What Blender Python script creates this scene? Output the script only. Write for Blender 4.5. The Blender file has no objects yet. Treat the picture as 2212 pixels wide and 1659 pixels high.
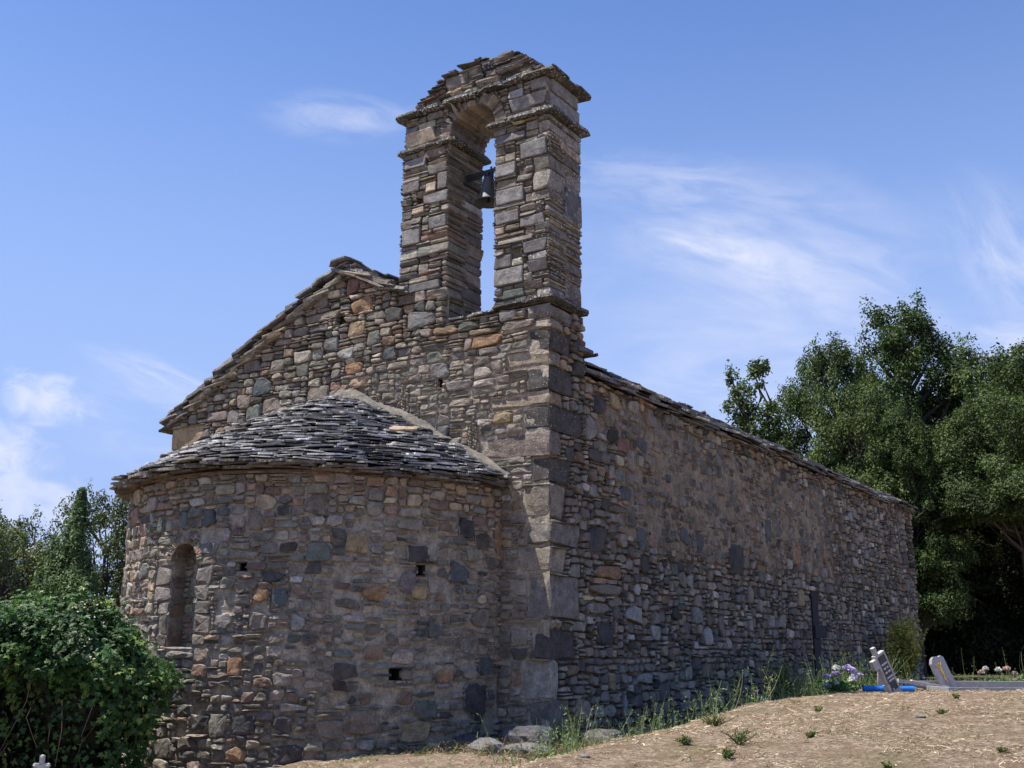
import bpy, math, random
import numpy as np
from mathutils import Matrix, Vector

# ------------------------------------------------------------------ camera, light, exposure
scene = bpy.context.scene
CAM = (6.2877, -10.2248, 0.7053); YAW, PITCH, ROLL, FPX = .5869, .2412, .0054, 2351.4676
cd = bpy.data.cameras.new('camera'); cam = bpy.data.objects.new('camera', cd); scene.collection.objects.link(cam)
cd.sensor_width = 36; cd.lens = 36 * FPX / 2212; cd.clip_start = .05; cd.clip_end = 20000
_d = Vector((-math.sin(YAW) * math.cos(PITCH), math.cos(YAW) * math.cos(PITCH), math.sin(PITCH)))
_r = Vector((math.cos(YAW), math.sin(YAW), 0)); _u = _r.cross(_d)
_r2 = _r * math.cos(ROLL) + _u * math.sin(ROLL); _u2 = -_r * math.sin(ROLL) + _u * math.cos(ROLL)
m = Matrix((( _r2.x, _u2.x, -_d.x, CAM[0]), (_r2.y, _u2.y, -_d.y, CAM[1]), (_r2.z, _u2.z, -_d.z, CAM[2]), (0, 0, 0, 1)))
cam.matrix_world = m
scene.camera = cam

SUN_PSI, SUN_EL = math.radians(52), math.radians(66)      # sun: to the left of the gable's normal, high
to_sun = Vector((-math.sin(SUN_PSI) * math.cos(SUN_EL), -math.cos(SUN_PSI) * math.cos(SUN_EL), math.sin(SUN_EL)))
sl = bpy.data.lights.new('sun', 'SUN'); sl.energy = 4.2; sl.angle = math.radians(.5); sl.color = (1, .95, .86)
sun = bpy.data.objects.new('sun', sl); scene.collection.objects.link(sun)
sun.rotation_euler = to_sun.to_track_quat('Z', 'Y').to_euler(); sun.location = (0, 0, 40)

scene.view_settings.view_transform = 'Standard'; scene.view_settings.look = 'None'
scene.view_settings.gamma = 1; scene.view_settings.exposure = .86
try: scene.cycles.max_bounces = 6; scene.cycles.diffuse_bounces = 3
except Exception: pass

# ------------------------------------------------------------------ sky with thin clouds
world = bpy.data.worlds.new('World'); scene.world = world; world.use_nodes = True
nt = world.node_tree; nt.nodes.clear()
def N(t, tree=None, **kw):
    n = (tree or nt).nodes.new(t)
    for k, v in kw.items(): setattr(n, k, v)
    return n
def L(a, b, tree=None): (tree or nt).links.new(a, b)
def mth(op, a, b=None, tree=None, clamp=False):
    n = N('ShaderNodeMath', tree, operation=op); n.use_clamp = clamp
    for i, v in enumerate((a, b)):
        if v is None: continue
        if isinstance(v, (int, float)): n.inputs[i].default_value = v
        else: L(v, n.inputs[i], tree)
    return n.outputs[0]
def vth(op, a, b, tree=None):
    n = N('ShaderNodeVectorMath', tree, operation=op)
    for i, v in enumerate((a, b)):
        if v is None: continue
        if isinstance(v, (tuple, list)): n.inputs[i].default_value = v
        else: L(v, n.inputs[i], tree)
    return n
sky = N('ShaderNodeTexSky', sky_type='NISHITA', sun_disc=False)
sky.sun_elevation = SUN_EL; sky.sun_rotation = math.atan2(to_sun.x, to_sun.y)
sky.air_density = 1.0; sky.dust_density = .35; sky.ozone_density = 1.0; sky.altitude = 1200
tc = N('ShaderNodeTexCoord')
CLOUDS = [  # centre direction, long-axis tilt (deg, in the sky's tangent plane), half sizes (rad), strength, noise scale, stretch
    ((-.61, .65, .46), 3, .085, .026, .42, 9, 3),
    ((-.38, .83, .405), -9, .19, .034, .30, 9, 4),
    ((-.36, .87, .352), -18, .11, .030, .55, 8, 3),
    ((-.28, .90, .33), -22, .20, .10, .34, 6, 3),
    ((-.36, .87, .30), -10, .26, .12, .20, 4, 2.4),
    ((-.83, .53, .205), 0, .050, .026, .62, 22, 1.2),
    ((-.865, .50, .165), -10, .060, .034, .70, 18, 1.2),
    ((-.84, .53, .115), -20, .13, .045, .55, 14, 1.4),
    ((-.77, .60, .235), -14, .075, .016, .50, 9, 4),
    ((-.76, .62, .19), -12, .13, .06, .35, 8, 3),
    ((-.12, .94, .31), -62, .10, .05, .50, 10, 2.4),
    ((-.14, .96, .245), -10, .06, .030, .45, 14, 1.6),
    ((-.30, .92, .22), -6, .34, .10, .34, 4, 4),
]
dirv = vth('NORMALIZE', tc.outputs['Generated'], None).outputs[0]
acc = None
for (c, tilt, ra, rb, st, ns, stretch) in CLOUDS:
    c = Vector(c).normalized(); e = Vector((0, 0, 1)).cross(c).normalized() * -1   # e points to picture right
    nn = c.cross(e) * -1 if c.cross(e).z < 0 else c.cross(e)
    t = math.radians(tilt); a = e * math.cos(t) + nn * math.sin(t); b = nn * math.cos(t) - e * math.sin(t)
    da = vth('DOT_PRODUCT', dirv, tuple(a)).outputs['Value']; db = vth('DOT_PRODUCT', dirv, tuple(b)).outputs['Value']
    dc = vth('DOT_PRODUCT', dirv, tuple(c)).outputs['Value']
    comb = N('ShaderNodeCombineXYZ'); L(mth('MULTIPLY', da, 1.0), comb.inputs[0]); L(mth('MULTIPLY', db, float(stretch)), comb.inputs[1])
    comb.inputs[2].default_value = ra * 17 + st
    nz = N('ShaderNodeTexNoise'); nz.inputs['Scale'].default_value = ns * 1.6; nz.inputs['Detail'].default_value = 7
    nz.inputs['Roughness'].default_value = .58; nz.inputs['Distortion'].default_value = .6
    L(comb.outputs[0], nz.inputs['Vector'])
    wob = mth('MULTIPLY', mth('SUBTRACT', nz.outputs[0], .5), 1.9)
    r2 = mth('SQRT', mth('ADD', mth('POWER', mth('ABSOLUTE', mth('DIVIDE', da, ra)), 2.0), mth('POWER', mth('ABSOLUTE', mth('DIVIDE', db, rb)), 2.0)))
    if stretch > 1.7:                                       # feathery streaks
        fall = N('ShaderNodeMapRange', interpolation_type='SMOOTHSTEP'); L(r2, fall.inputs[0]); fall.inputs[1].default_value = 1.15; fall.inputs[2].default_value = 0.0
        fib = N('ShaderNodeMapRange', interpolation_type='SMOOTHSTEP'); L(nz.outputs[0], fib.inputs[0]); fib.inputs[1].default_value = .30; fib.inputs[2].default_value = .78
        v = mth('MULTIPLY', mth('MULTIPLY', mth('MULTIPLY', fall.outputs[0], fib.outputs[0]), st * 1.15), mth('GREATER_THAN', dc, .5))
        acc = v if acc is None else mth('ADD', acc, v); continue
    s = mth('ADD', mth('SUBTRACT', 1.0, r2), wob)
    mr = N('ShaderNodeMapRange', interpolation_type='SMOOTHSTEP'); L(s, mr.inputs[0])
    mr.inputs[1].default_value = -.05; mr.inputs[2].default_value = 1.0
    front = mth('GREATER_THAN', dc, .5)
    v = mth('MULTIPLY', mth('MULTIPLY', mr.outputs[0], st), front)
    acc = v if acc is None else mth('MAXIMUM', acc, v)
hsv = N('ShaderNodeHueSaturation'); hsv.inputs['Hue'].default_value = .511; hsv.inputs['Saturation'].default_value = 1.18
hsv.inputs['Value'].default_value = .89; L(sky.outputs[0], hsv.inputs['Color'])
sz_ = N('ShaderNodeSeparateXYZ'); L(dirv, sz_.inputs[0])
hz_ = N('ShaderNodeMapRange', interpolation_type='SMOOTHSTEP'); L(sz_.outputs[2], hz_.inputs[0]); hz_.inputs[1].default_value = .62; hz_.inputs[2].default_value = .10; hz_.inputs[3].default_value = 0.; hz_.inputs[4].default_value = .95
low = N('ShaderNodeMixRGB'); L(hz_.outputs[0], low.inputs[0]); L(hsv.outputs[0], low.inputs[1]); low.inputs[2].default_value = (1.66, 2.3, 4.0, 1)
mixc = N('ShaderNodeMixRGB'); L(mth('MINIMUM', acc, .9), mixc.inputs[0]); L(low.outputs[0], mixc.inputs[1]); mixc.inputs[2].default_value = (3.95, 4.0, 4.55, 1)
bg = N('ShaderNodeBackground'); bg.inputs[1].default_value = .13; L(mixc.outputs[0], bg.inputs[0])
wo = N('ShaderNodeOutputWorld'); L(bg.outputs[0], wo.inputs[0])

# ------------------------------------------------------------------ helpers
R = np.random.default_rng(11)
C = scene.collection
def tag(o, label=None, cat=None, group=None, kind=None):
    if label: o['label'] = label
    if cat: o['category'] = cat
    if group: o['group'] = group
    if kind: o['kind'] = kind
    return o
def empty(name, loc=(0, 0, 0), parent=None):
    o = bpy.data.objects.new(name, None); C.objects.link(o); o.location = loc
    if parent: o.parent = parent
    return o

def _hash(i, j, k, s=0):
    with np.errstate(over='ignore'):
        h = (i.astype(np.int64) * 374761393 + j.astype(np.int64) * 668265263 + k.astype(np.int64) * 2147483647 // 7 + s * 1274126177) & 0xffffffff
        h = ((h ^ (h >> 13)) * 1274126177) & 0xffffffff
        h = (h ^ (h >> 16)) & 0xffffffff
    return h / 4294967295.0
def noise3(p, s=0):
    p = np.asarray(p, float); i = np.floor(p); f = p - i; f = f * f * (3 - 2 * f); i = i.astype(np.int64); out = 0
    for a in (0, 1):
        for b in (0, 1):
            for c in (0, 1):
                w = (f[..., 0] if a else 1 - f[..., 0]) * (f[..., 1] if b else 1 - f[..., 1]) * (f[..., 2] if c else 1 - f[..., 2])
                out = out + w * _hash(i[..., 0] + a, i[..., 1] + b, i[..., 2] + c, s)
    return out * 2 - 1
def fbm(p, o=3, s=0):
    t = 0; a = 1; n = 0; p = np.asarray(p, float)
    for k in range(o): t = t + a * noise3(p, s + k); n += a; a *= .5; p = p * 2.03
    return t / n
def n2(u, v, sc=1., s=0, o=2): return fbm(np.stack([np.asarray(u, float) * sc, np.asarray(v, float) * sc, np.full(np.shape(u), .37)], -1), o, s)

class Geo:
    def __init__(g): g.v = []; g.q = []; g.t = []; g.qm = []; g.tm = []; g.c = []; g.p = []; g.n = 0
    def add(g, v, q=None, t=None, mat=0, col=(.5, .5, .5, 0), par=(0, 0)):
        v = np.asarray(v, float).reshape(-1, 3); k = len(v)
        g.v.append(v)
        g.c.append(np.broadcast_to(np.asarray(col, float), (k, 4))); g.p.append(np.broadcast_to(np.asarray(par, float), (k, 2)))
        if q is not None and len(q): q = np.asarray(q, np.int64).reshape(-1, 4) + g.n; g.q.append(q); g.qm.append(np.full(len(q), mat))
        if t is not None and len(t): t = np.asarray(t, np.int64).reshape(-1, 3) + g.n; g.t.append(t); g.tm.append(np.full(len(t), mat))
        g.n += k
    def build(g, name, mats, parent=None, smooth=False):
        me = bpy.data.meshes.new(name); v = np.concatenate(g.v)
        q = np.concatenate(g.q) if g.q else np.zeros((0, 4), int); t = np.concatenate(g.t) if g.t else np.zeros((0, 3), int)
        me.vertices.add(len(v)); me.vertices.foreach_set('co', v.ravel())
        nl = q.size + t.size; me.loops.add(nl); me.loops.foreach_set('vertex_index', np.concatenate([q.ravel(), t.ravel()]).astype(np.int32))
        me.polygons.add(len(q) + len(t))
        ls = np.concatenate([np.arange(len(q)) * 4, q.size + np.arange(len(t)) * 3]).astype(np.int32)
        lt = np.concatenate([np.full(len(q), 4), np.full(len(t), 3)]).astype(np.int32)
        me.polygons.foreach_set('loop_start', ls); me.polygons.foreach_set('loop_total', lt)
        mi = np.concatenate([np.concatenate(g.qm) if g.qm else np.zeros(0), np.concatenate(g.tm) if g.tm else np.zeros(0)]).astype(np.int32)
        me.polygons.foreach_set('material_index', mi)
        me.polygons.foreach_set('use_smooth', np.full(len(mi), smooth))
        a = me.attributes.new('col', 'FLOAT_COLOR', 'POINT'); a.data.foreach_set('color', np.concatenate(g.c).astype(np.float32).ravel())
        a = me.attributes.new('par', 'FLOAT2', 'POINT'); a.data.foreach_set('vector', np.concatenate(g.p).astype(np.float32).ravel())
        for mm in (mats if isinstance(mats, (list, tuple)) else [mats]): me.materials.append(mm)
        me.update(calc_edges=True); me.validate()
        o = bpy.data.objects.new(name, me); C.objects.link(o)
        if parent: o.parent = parent
        return o

# ------------------------------------------------------------------ materials
def new_mat(name):
    mm = bpy.data.materials.new(name); mm.use_nodes = True; t = mm.node_tree
    return mm, t, t.nodes['Principled BSDF']
def ramp(t, fac, stops):
    r = t.nodes.new('ShaderNodeValToRGB'); L(fac, r.inputs[0], t)
    while len(r.color_ramp.elements) < len(stops): r.color_ramp.elements.new(.5)
    for e, (p, c) in zip(r.color_ramp.elements, stops): e.position = p; e.color = (c[0], c[1], c[2], 1) if not isinstance(c, (int, float)) else (c, c, c, 1)
    return r.outputs[0]
def noise_n(t, vec, sc, det=4, ro=.6, dist=0):
    n = N('ShaderNodeTexNoise', t); n.inputs['Scale'].default_value = sc; n.inputs['Detail'].default_value = det
    n.inputs['Roughness'].default_value = ro; n.inputs['Distortion'].default_value = dist; L(vec, n.inputs['Vector'], t); return n.outputs[0]
def mix(t, mode, fac, a, b):
    n = N('ShaderNodeMixRGB', t, blend_type=mode)
    for i, v in enumerate((fac, a, b)):
        if isinstance(v, (int, float)): n.inputs[i].default_value = v
        elif isinstance(v, (tuple, list)): n.inputs[i].default_value = (v[0], v[1], v[2], 1)
        else: L(v, n.inputs[i], t)
    return n.outputs[0]
def bump(t, b, h, st, dist=.02):
    n = N('ShaderNodeBump', t); n.inputs['Strength'].default_value = st; n.inputs['Distance'].default_value = dist
    L(h, n.inputs['Height'], t); L(n.outputs[0], b.inputs['Normal'], t)
def stone_mat(name, mortar=(.375, .325, .265), rough=.9):
    mm, t, b = new_mat(name)
    at = N('ShaderNodeAttribute', t, attribute_name='col'); ap = N('ShaderNodeAttribute', t, attribute_name='par')
    sx = N('ShaderNodeSeparateXYZ', t); L(ap.outputs['Vector'], sx.inputs[0], t)
    tcn = N('ShaderNodeTexCoord', t); ob = tcn.outputs['Object']
    f1 = noise_n(t, ob, 9, 5, .65, .4); f2 = noise_n(t, ob, 55, 4, .7); f3 = noise_n(t, ob, 3.1, 4, .6)
    c = mix(t, 'MULTIPLY', 1, at.outputs['Color'], ramp(t, f1, [(.28, .50), (.5, 1.0), (.72, 1.45)]))
    c = mix(t, 'MULTIPLY', 1, c, ramp(t, f2, [(.3, .60), (.5, 1.0), (.7, 1.35)]))
    c = mix(t, 'MIX', mth('MULTIPLY', ramp(t, f3, [(.45, 0.), (.7, 1.)]), .32, t), c, (.23, .165, .115))
    # dark weathering crust and pale lichen spots, both stronger where par.x is high
    dk = ramp(t, noise_n(t, ob, 6.3, 6, .7, .8), [(.5, 0.), (.62, 1.)])
    c = mix(t, 'MIX', mth('MULTIPLY', mth('MULTIPLY', dk, sx.outputs[0], t), .8, t), c, (.045, .043, .042))
    vo = N('ShaderNodeTexVoronoi', t); vo.inputs['Scale'].default_value = 27; L(ob, vo.inputs['Vector'], t)
    wv = mth('ADD', vo.outputs['Distance'], mth('MULTIPLY', mth('SUBTRACT', f2, .5, t), .55, t), t)
    lt = mth('SUBTRACT', mth('MULTIPLY', sx.outputs[0], .52, t), mth('MULTIPLY', f1, .16, t), t)
    lich = mth('MULTIPLY', mth('GREATER_THAN', lt, wv, t), .85, t)
    c = mix(t, 'MIX', lich, c, (.46, .46, .43))
    # mortar smeared over the stone's edges
    sm = mth('ADD', mth('ADD', at.outputs['Alpha'], mth('MULTIPLY', mth('SUBTRACT', noise_n(t, ob, 17, 4, .65), .5, t), 2.1, t), t), mth('SUBTRACT', sx.outputs[1], 1.0, t), t)
    smr = N('ShaderNodeMapRange', t, interpolation_type='SMOOTHSTEP'); L(sm, smr.inputs[0], t); smr.inputs[1].default_value = -.05; smr.inputs[2].default_value = .18
    mc = mix(t, 'MULTIPLY', 1, mortar, ramp(t, f2, [(.3, .7), (.7, 1.25)]))
    c = mix(t, 'MIX', smr.outputs[0], c, mc)
    L(c, b.inputs['Base Color'], t); b.inputs['Roughness'].default_value = rough; b.inputs['Specular IOR Level'].default_value = .25
    h = mth('ADD', mth('MULTIPLY', f1, .7, t), mth('MULTIPLY', noise_n(t, ob, 38, 6, .72), .6, t), t)
    bump(t, b, h, .9, .025)
    return mm
def mortar_mat(name, col, col2):
    mm, t, b = new_mat(name); tcn = N('ShaderNodeTexCoord', t); ob = tcn.outputs['Object']
    f1 = noise_n(t, ob, 2.2, 5, .6); f2 = noise_n(t, ob, 42, 5, .75); f3 = noise_n(t, ob, 11, 5, .65)
    c = mix(t, 'MIX', ramp(t, f1, [(.38, 0.), (.62, 1.)]), col, col2)
    c = mix(t, 'MULTIPLY', 1, c, ramp(t, f2, [(.3, .62), (.5, 1.), (.72, 1.3)])); c = mix(t, 'MULTIPLY', 1, c, ramp(t, f3, [(.32, .55), (.5, .95), (.68, 1.3)]))
    L(c, b.inputs['Base Color'], t); b.inputs['Roughness'].default_value = .95; b.inputs['Specular IOR Level'].default_value = .15
    bump(t, b, mth('ADD', f3, mth('MULTIPLY', f2, .7, t), t), 1.0, .03)
    return mm
def col_mat(name, rough=.8, amount=.35, sc=8., trans=0., spec=.3, bmp=.0):
    mm, t, b = new_mat(name); at = N('ShaderNodeAttribute', t, attribute_name='col'); tcn = N('ShaderNodeTexCoord', t)
    f = noise_n(t, tcn.outputs['Object'], sc, 5, .65)
    c = mix(t, 'MULTIPLY', 1, at.outputs['Color'], ramp(t, f, [(.3, 1 - amount), (.7, 1 + amount)]))
    L(c, b.inputs['Base Color'], t); b.inputs['Roughness'].default_value = rough; b.inputs['Specular IOR Level'].default_value = spec
    if bmp: bump(t, b, f, bmp, .02)
    if trans:
        tr = N('ShaderNodeBsdfTranslucent', t); L(mix(t, 'MULTIPLY', 1, c, (1.0, 1.25, .55)), tr.inputs[0], t)
        ms = N('ShaderNodeMixShader', t); ms.inputs[0].default_value = trans
        out = t.nodes['Material Output']; L(b.outputs[0], ms.inputs[1], t); L(tr.outputs[0], ms.inputs[2], t); L(ms.outputs[0], out.inputs[0], t)
    return mm
M_STONE = stone_mat('rubble_stone'); M_STONE_T = stone_mat('rubble_stone_tan_joints', (.29, .235, .18))
M_MORT = mortar_mat('grey_mortar', (.36, .305, .235), (.44, .38, .30)); M_MORT_T = mortar_mat('tan_mortar', (.255, .20, .145), (.34, .27, .195))
M_MORT_D = mortar_mat('earth_joint', (.13, .105, .085), (.17, .135, .105))
M_SLATE = stone_mat('slate', (.3, .29, .27), .75)
M_LEAF = col_mat('leaf', .65, .35, 3., .2, .22); M_LEAFG = col_mat('glossy_leaf', .48, .35, 6., .2, .3); M_BARK = col_mat('bark', .9, .4, 14., 0, .2, .5)
M_PAINT = col_mat('plain', .7, .18, 20.); M_DRY = col_mat('dry', .9, .3, 5., .1, .2)
mm, t_, b_ = new_mat('bronze'); b_.inputs['Base Color'].default_value = (.10, .105, .10, 1); b_.inputs['Metallic'].default_value = .35; b_.inputs['Roughness'].default_value = .62
M_BRONZE = mm
mm, t_, b_ = new_mat('dark_iron'); b_.inputs['Base Color'].default_value = (.03, .033, .04, 1); b_.inputs['Metallic'].default_value = .3; b_.inputs['Roughness'].default_value = .55
M_IRON = mm
mm, t_, b_ = new_mat('gilt'); b_.inputs['Base Color'].default_value = (.75, .48, .12, 1); b_.inputs['Metallic'].default_value = .8; b_.inputs['Roughness'].default_value = .35
M_GOLD = mm

# ------------------------------------------------------------------ palettes (linear albedo)
PAL = {'wg': (.25, .225, .195), 'bg': (.215, .18, .145), 'pg': (.185, .158, .145), 'or': (.29, .175, .10), 'oc': (.33, .25, .145),
       'bl': (.092, .104, .108), 'gn': (.13, .15, .135), 'dk': (.068, .066, .068), 'lg': (.33, .32, .305), 'mg': (.16, .155, .15), 'cr': (.42, .34, .25), 'rd': (.20, .115, .095)}
def pick(rng, n, w):
    keys = list(w); p = np.array([w[k] for k in keys], float); p /= p.sum()
    c = np.array([PAL[k] for k in keys])[rng.choice(len(keys), n, p=p)]
    lum = c.mean(1, keepdims=True); c = (lum + (c - lum) * .56) * [1.13, 1.065, .955]
    c = c * rng.uniform(.62, 1.38, (n, 1)) * rng.uniform(.95, 1.05, (n, 3)); return c

# ------------------------------------------------------------------ masonry packing and stone solids
def pack(u0, u1, v0, v1, res, inside, rng, hr=(.07, .17), wr=(.10, .34), reserved=(), p_split=.2, p_tall=.15, courses=None):
    nu = int(round((u1 - u0) / res)); nv = int(round((v1 - v0) / res))
    uu, vv = np.meshgrid(u0 + (np.arange(nu) + .5) * res, v0 + (np.arange(nv) + .5) * res)
    occ = ~inside(uu, vv)
    for (a, b, c, d_) in reserved:
        occ[max(0, int(round((c - v0) / res))):max(0, int(round((d_ - v0) / res))), max(0, int(round((a - u0) / res))):max(0, int(round((b - u0) / res)))] = True
    if courses is None:
        cl = [0]; 
        while cl[-1] < nv + 20: cl.append(cl[-1] + max(2, int(round(rng.uniform(*hr) / res))))
    else: cl = [int(round((c - v0) / res)) for c in courses] + [nv + 9]
    cl = np.array(cl); out = []
    wmin, wmax = wr[0] / res, wr[1] / res
    for r in range(nv):
        row = occ[r]
        c = 0
        while c < nu:
            if row[c]: c += 1; continue
            e = c
            while e < nu and not row[e]: e += 1
            rem = e - c
            w = int(round(wmin + (wmax - wmin) * rng.beta(1.3, 2.2)))
            w = max(1, w)
            if rem - w < wmin * .7: w = rem if rem < wmax * 1.15 else rem // 2
            w = max(1, min(w, rem))
            k = np.searchsorted(cl, r + .6); top = cl[min(k, len(cl) - 1)]
            if top - r < 2 and k + 1 < len(cl) : top = cl[k + 1]
            x = rng.random()
            if x < p_tall and k + 1 < len(cl): top = cl[k + 1]
            elif x < p_tall + p_split and top - r >= 4: top = r + int((top - r) * rng.uniform(.3, .7))
            h = max(1, top - r)
            h = min(h, max(2, int(w * (1.25 if rng.random() < .12 else .82))), nv - r)
            j = 1
            while j < h and not occ[r + j, c:c + w].any(): j += 1
            occ[r:r + j, c:c + w] = True
            out.append((u0 + (c + w / 2) * res, v0 + (r + j / 2) * res, w * res, j * res)); c += w
    return np.array(out).reshape(-1, 4)

def stones(g, rect, mapf, rng, prot, col, lich=.1, smear=0., M=14, e=5.0, joint=.012, jit=.07, rough=.006, warp=None, mat=0, back=.03):
    """irregular stones with rounded arrises set in a wall surface: rect = (u, v, w, h) rows"""
    n = len(rect)
    if not n: return
    u, v, w, h = rect.T
    jn = np.minimum(joint, .22 * np.minimum(w, h))
    hw = (w / 2 - jn * rng.uniform(.3, 1.2, n)).clip(.008); hh = (h / 2 - jn * rng.uniform(.3, 1.2, n)).clip(.006)
    th = (np.arange(M) + .5) / M * 2 * np.pi + rng.uniform(-.12, .12, (n, M)); ee = 2 / (e * rng.uniform(.65, 1.35, (n, 1)))
    rj = 1 + rng.normal(0, jit, (n, M)).clip(-2.2 * jit, 1.4 * jit)
    ex = np.sign(np.cos(th)) * np.abs(np.cos(th)) ** ee * rj; ey = np.sign(np.sin(th)) * np.abs(np.sin(th)) ** ee * rj
    shx = rng.normal(0, .07, (n, 1)); shy = rng.normal(0, .06, (n, 1))
    ex, ey = ex + shx * ey, ey + shy * ex
    ex, ey = ex * (1 + rng.normal(0, .10, (n, 1)) * ey), ey * (1 + rng.normal(0, .15, (n, 1)) * ex)
    p = np.broadcast_to(prot, (n,)).astype(float); md = np.minimum(hw, hh)
    insets = [0, .015, .10, .34]; dep = [None, .60, .93, 1.0]
    tx = rng.normal(0, .35, n); ty = rng.normal(0, .3, n)
    rings = []
    for k in range(4):
        sc = np.ones(n) if k < 2 else 1 - insets[k]
        X = ex * hw[:, None] * np.reshape(sc, (-1, 1)); Y = ey * hh[:, None] * np.reshape(sc, (-1, 1))
        if k == 0: Z = np.full((n, M), -back)
        else:
            Z = dep[k] * p[:, None] * np.ones((1, M))
            Z = Z + (tx[:, None] * X / hw[:, None] + ty[:, None] * Y / hh[:, None]) * p[:, None] * .28
            Z = Z + fbm(np.stack([u[:, None] + X, v[:, None] + Y, np.full((n, M), .7)], -1) * 17, 2) * rough * (1 if k == 1 else 2.6)
        rings.append(np.stack([u[:, None] + X, v[:, None] + Y, Z], -1))
    cen = np.stack([u, v, p * 1.03 + fbm(np.stack([u, v, np.full(n, .7)], -1) * 17, 2) * rough * 2.6], -1)[:, None]
    V = np.concatenate(rings + [cen], 1)                       # n, 4M+1, 3
    if warp is not None: V = warp(V)
    sh = V.shape; X = mapf(V.reshape(-1, 3))
    base = (np.arange(n) * (4 * M + 1))[:, None, None]; q = []
    a = np.arange(M); b = (a + 1) % M
    for k in range(3): q.append(np.stack([k * M + a, k * M + b, (k + 1) * M + b, (k + 1) * M + a], -1))
    q = np.concatenate(q)[None] + base; t = np.stack([3 * M + a, 3 * M + b, np.full(M, 4 * M)], -1)[None] + base
    al = np.concatenate([np.full(M, 1.), np.full(M, .95), np.full(M, .45), np.full(M, .1), [0]])
    cc = np.concatenate([np.repeat(col[:, None], 4 * M + 1, 1), np.broadcast_to(al[None, :, None], (n, 4 * M + 1, 1))], -1)
    pp = np.stack([np.repeat(np.broadcast_to(lich, (n,))[:, None], 4 * M + 1, 1), np.repeat(np.broadcast_to(smear, (n,))[:, None], 4 * M + 1, 1)], -1)
    g.add(X, q.reshape(-1, 4), t.reshape(-1, 3), mat, cc.reshape(-1, 4), pp.reshape(-1, 2))

def _box_template(k=5):
    idx = {}; vs = []; qs = []
    def vid(p):
        if p not in idx: idx[p] = len(vs); vs.append(p)
        return idx[p]
    for ax in range(3):
        for s in (0, k - 1):
            for i in range(k - 1):
                for j in range(k - 1):
                    pts = []
                    for (a, b) in ((i, j), (i + 1, j), (i + 1, j + 1), (i, j + 1)):
                        p = [0, 0, 0]; p[ax] = s; p[(ax + 1) % 3] = a; p[(ax + 2) % 3] = b; pts.append(vid(tuple(p)))
                    qs.append(pts if s else pts[::-1])
    return np.array(vs), np.array(qs)
BT_V, BT_Q = _box_template(5)
def blocks(g, cen, half, rng, rnd=.02, rough=.006, col=None, lich=.1, smear=0., rot=None, mat=0, tilt=.02):
    """rough-hewn whole blocks with rounded arrises; rot = (n,3,3) local axes as rows"""
    cen = np.asarray(cen, float).reshape(-1, 3); half = np.asarray(half, float).reshape(-1, 3); n = len(cen)
    if not n: return
    rr = np.minimum(np.broadcast_to(rnd, (n,)), half.min(1) * .8)
    inn = half - rr[:, None]
    tab = np.stack([-np.ones(n), -np.ones(n), np.zeros(n), np.ones(n), np.ones(n)], -1)  # placeholder signs
    P = np.zeros((n, len(BT_V), 3))
    for ax in range(3):
        line = np.stack([-half[:, ax], -inn[:, ax], inn[:, ax] * rng.uniform(-.3, .3, n), inn[:, ax], half[:, ax]], -1)
        P[..., ax] = line[:, BT_V[:, ax]]
    I = np.clip(P, -inn[:, None], inn[:, None]); D = P - I; l = np.linalg.norm(D, axis=-1, keepdims=True)
    P = I + np.where(l > 1e-9, D / np.maximum(l, 1e-9), 0) * rr[:, None, None]
    tp = rng.normal(0, .05, (n, 1, 3)); P = P * (1 + tp * (P[..., [2, 2, 0]] / half[:, None, [2, 2, 0]]))
    P = P + fbm((P + cen[:, None]) * 9 + 3.3, 2)[..., None] * rough * 1.6 + rng.normal(0, rough * .45, P.shape)
    if rot is None:
        a = rng.normal(0, tilt, n); b = rng.normal(0, tilt, n); z = np.zeros(n); o = np.ones(n)
        rot = np.stack([np.stack([o, b, a], -1), np.stack([-b, o, z], -1), np.stack([-a, z, o], -1)], 1)
    W = np.einsum('nvi,nij->nvj', P, rot) + cen[:, None]
    q = BT_Q[None] + (np.arange(n) * len(BT_V))[:, None, None]; k = len(BT_V)
    if col is None: col = pick(rng, n, {'wg': 1})
    edge = (l[..., 0] > 1e-9).astype(float) * 0; 
    nearedge = (np.abs(P) > half[:, None] * .86).sum(-1) >= 2
    al = np.where(nearedge, .9, 0.)
    cc = np.concatenate([np.repeat(np.asarray(col).reshape(-1, 1, 3), k, 1), al[..., None]], -1)
    pp = np.stack([np.repeat(np.broadcast_to(lich, (n,))[:, None], k, 1), np.repeat(np.broadcast_to(smear, (n,))[:, None], k, 1)], -1)
    g.add(W.reshape(-1, 3), q.reshape(-1, 4), None, mat, cc.reshape(-1, 4), pp.reshape(-1, 2))

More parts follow.
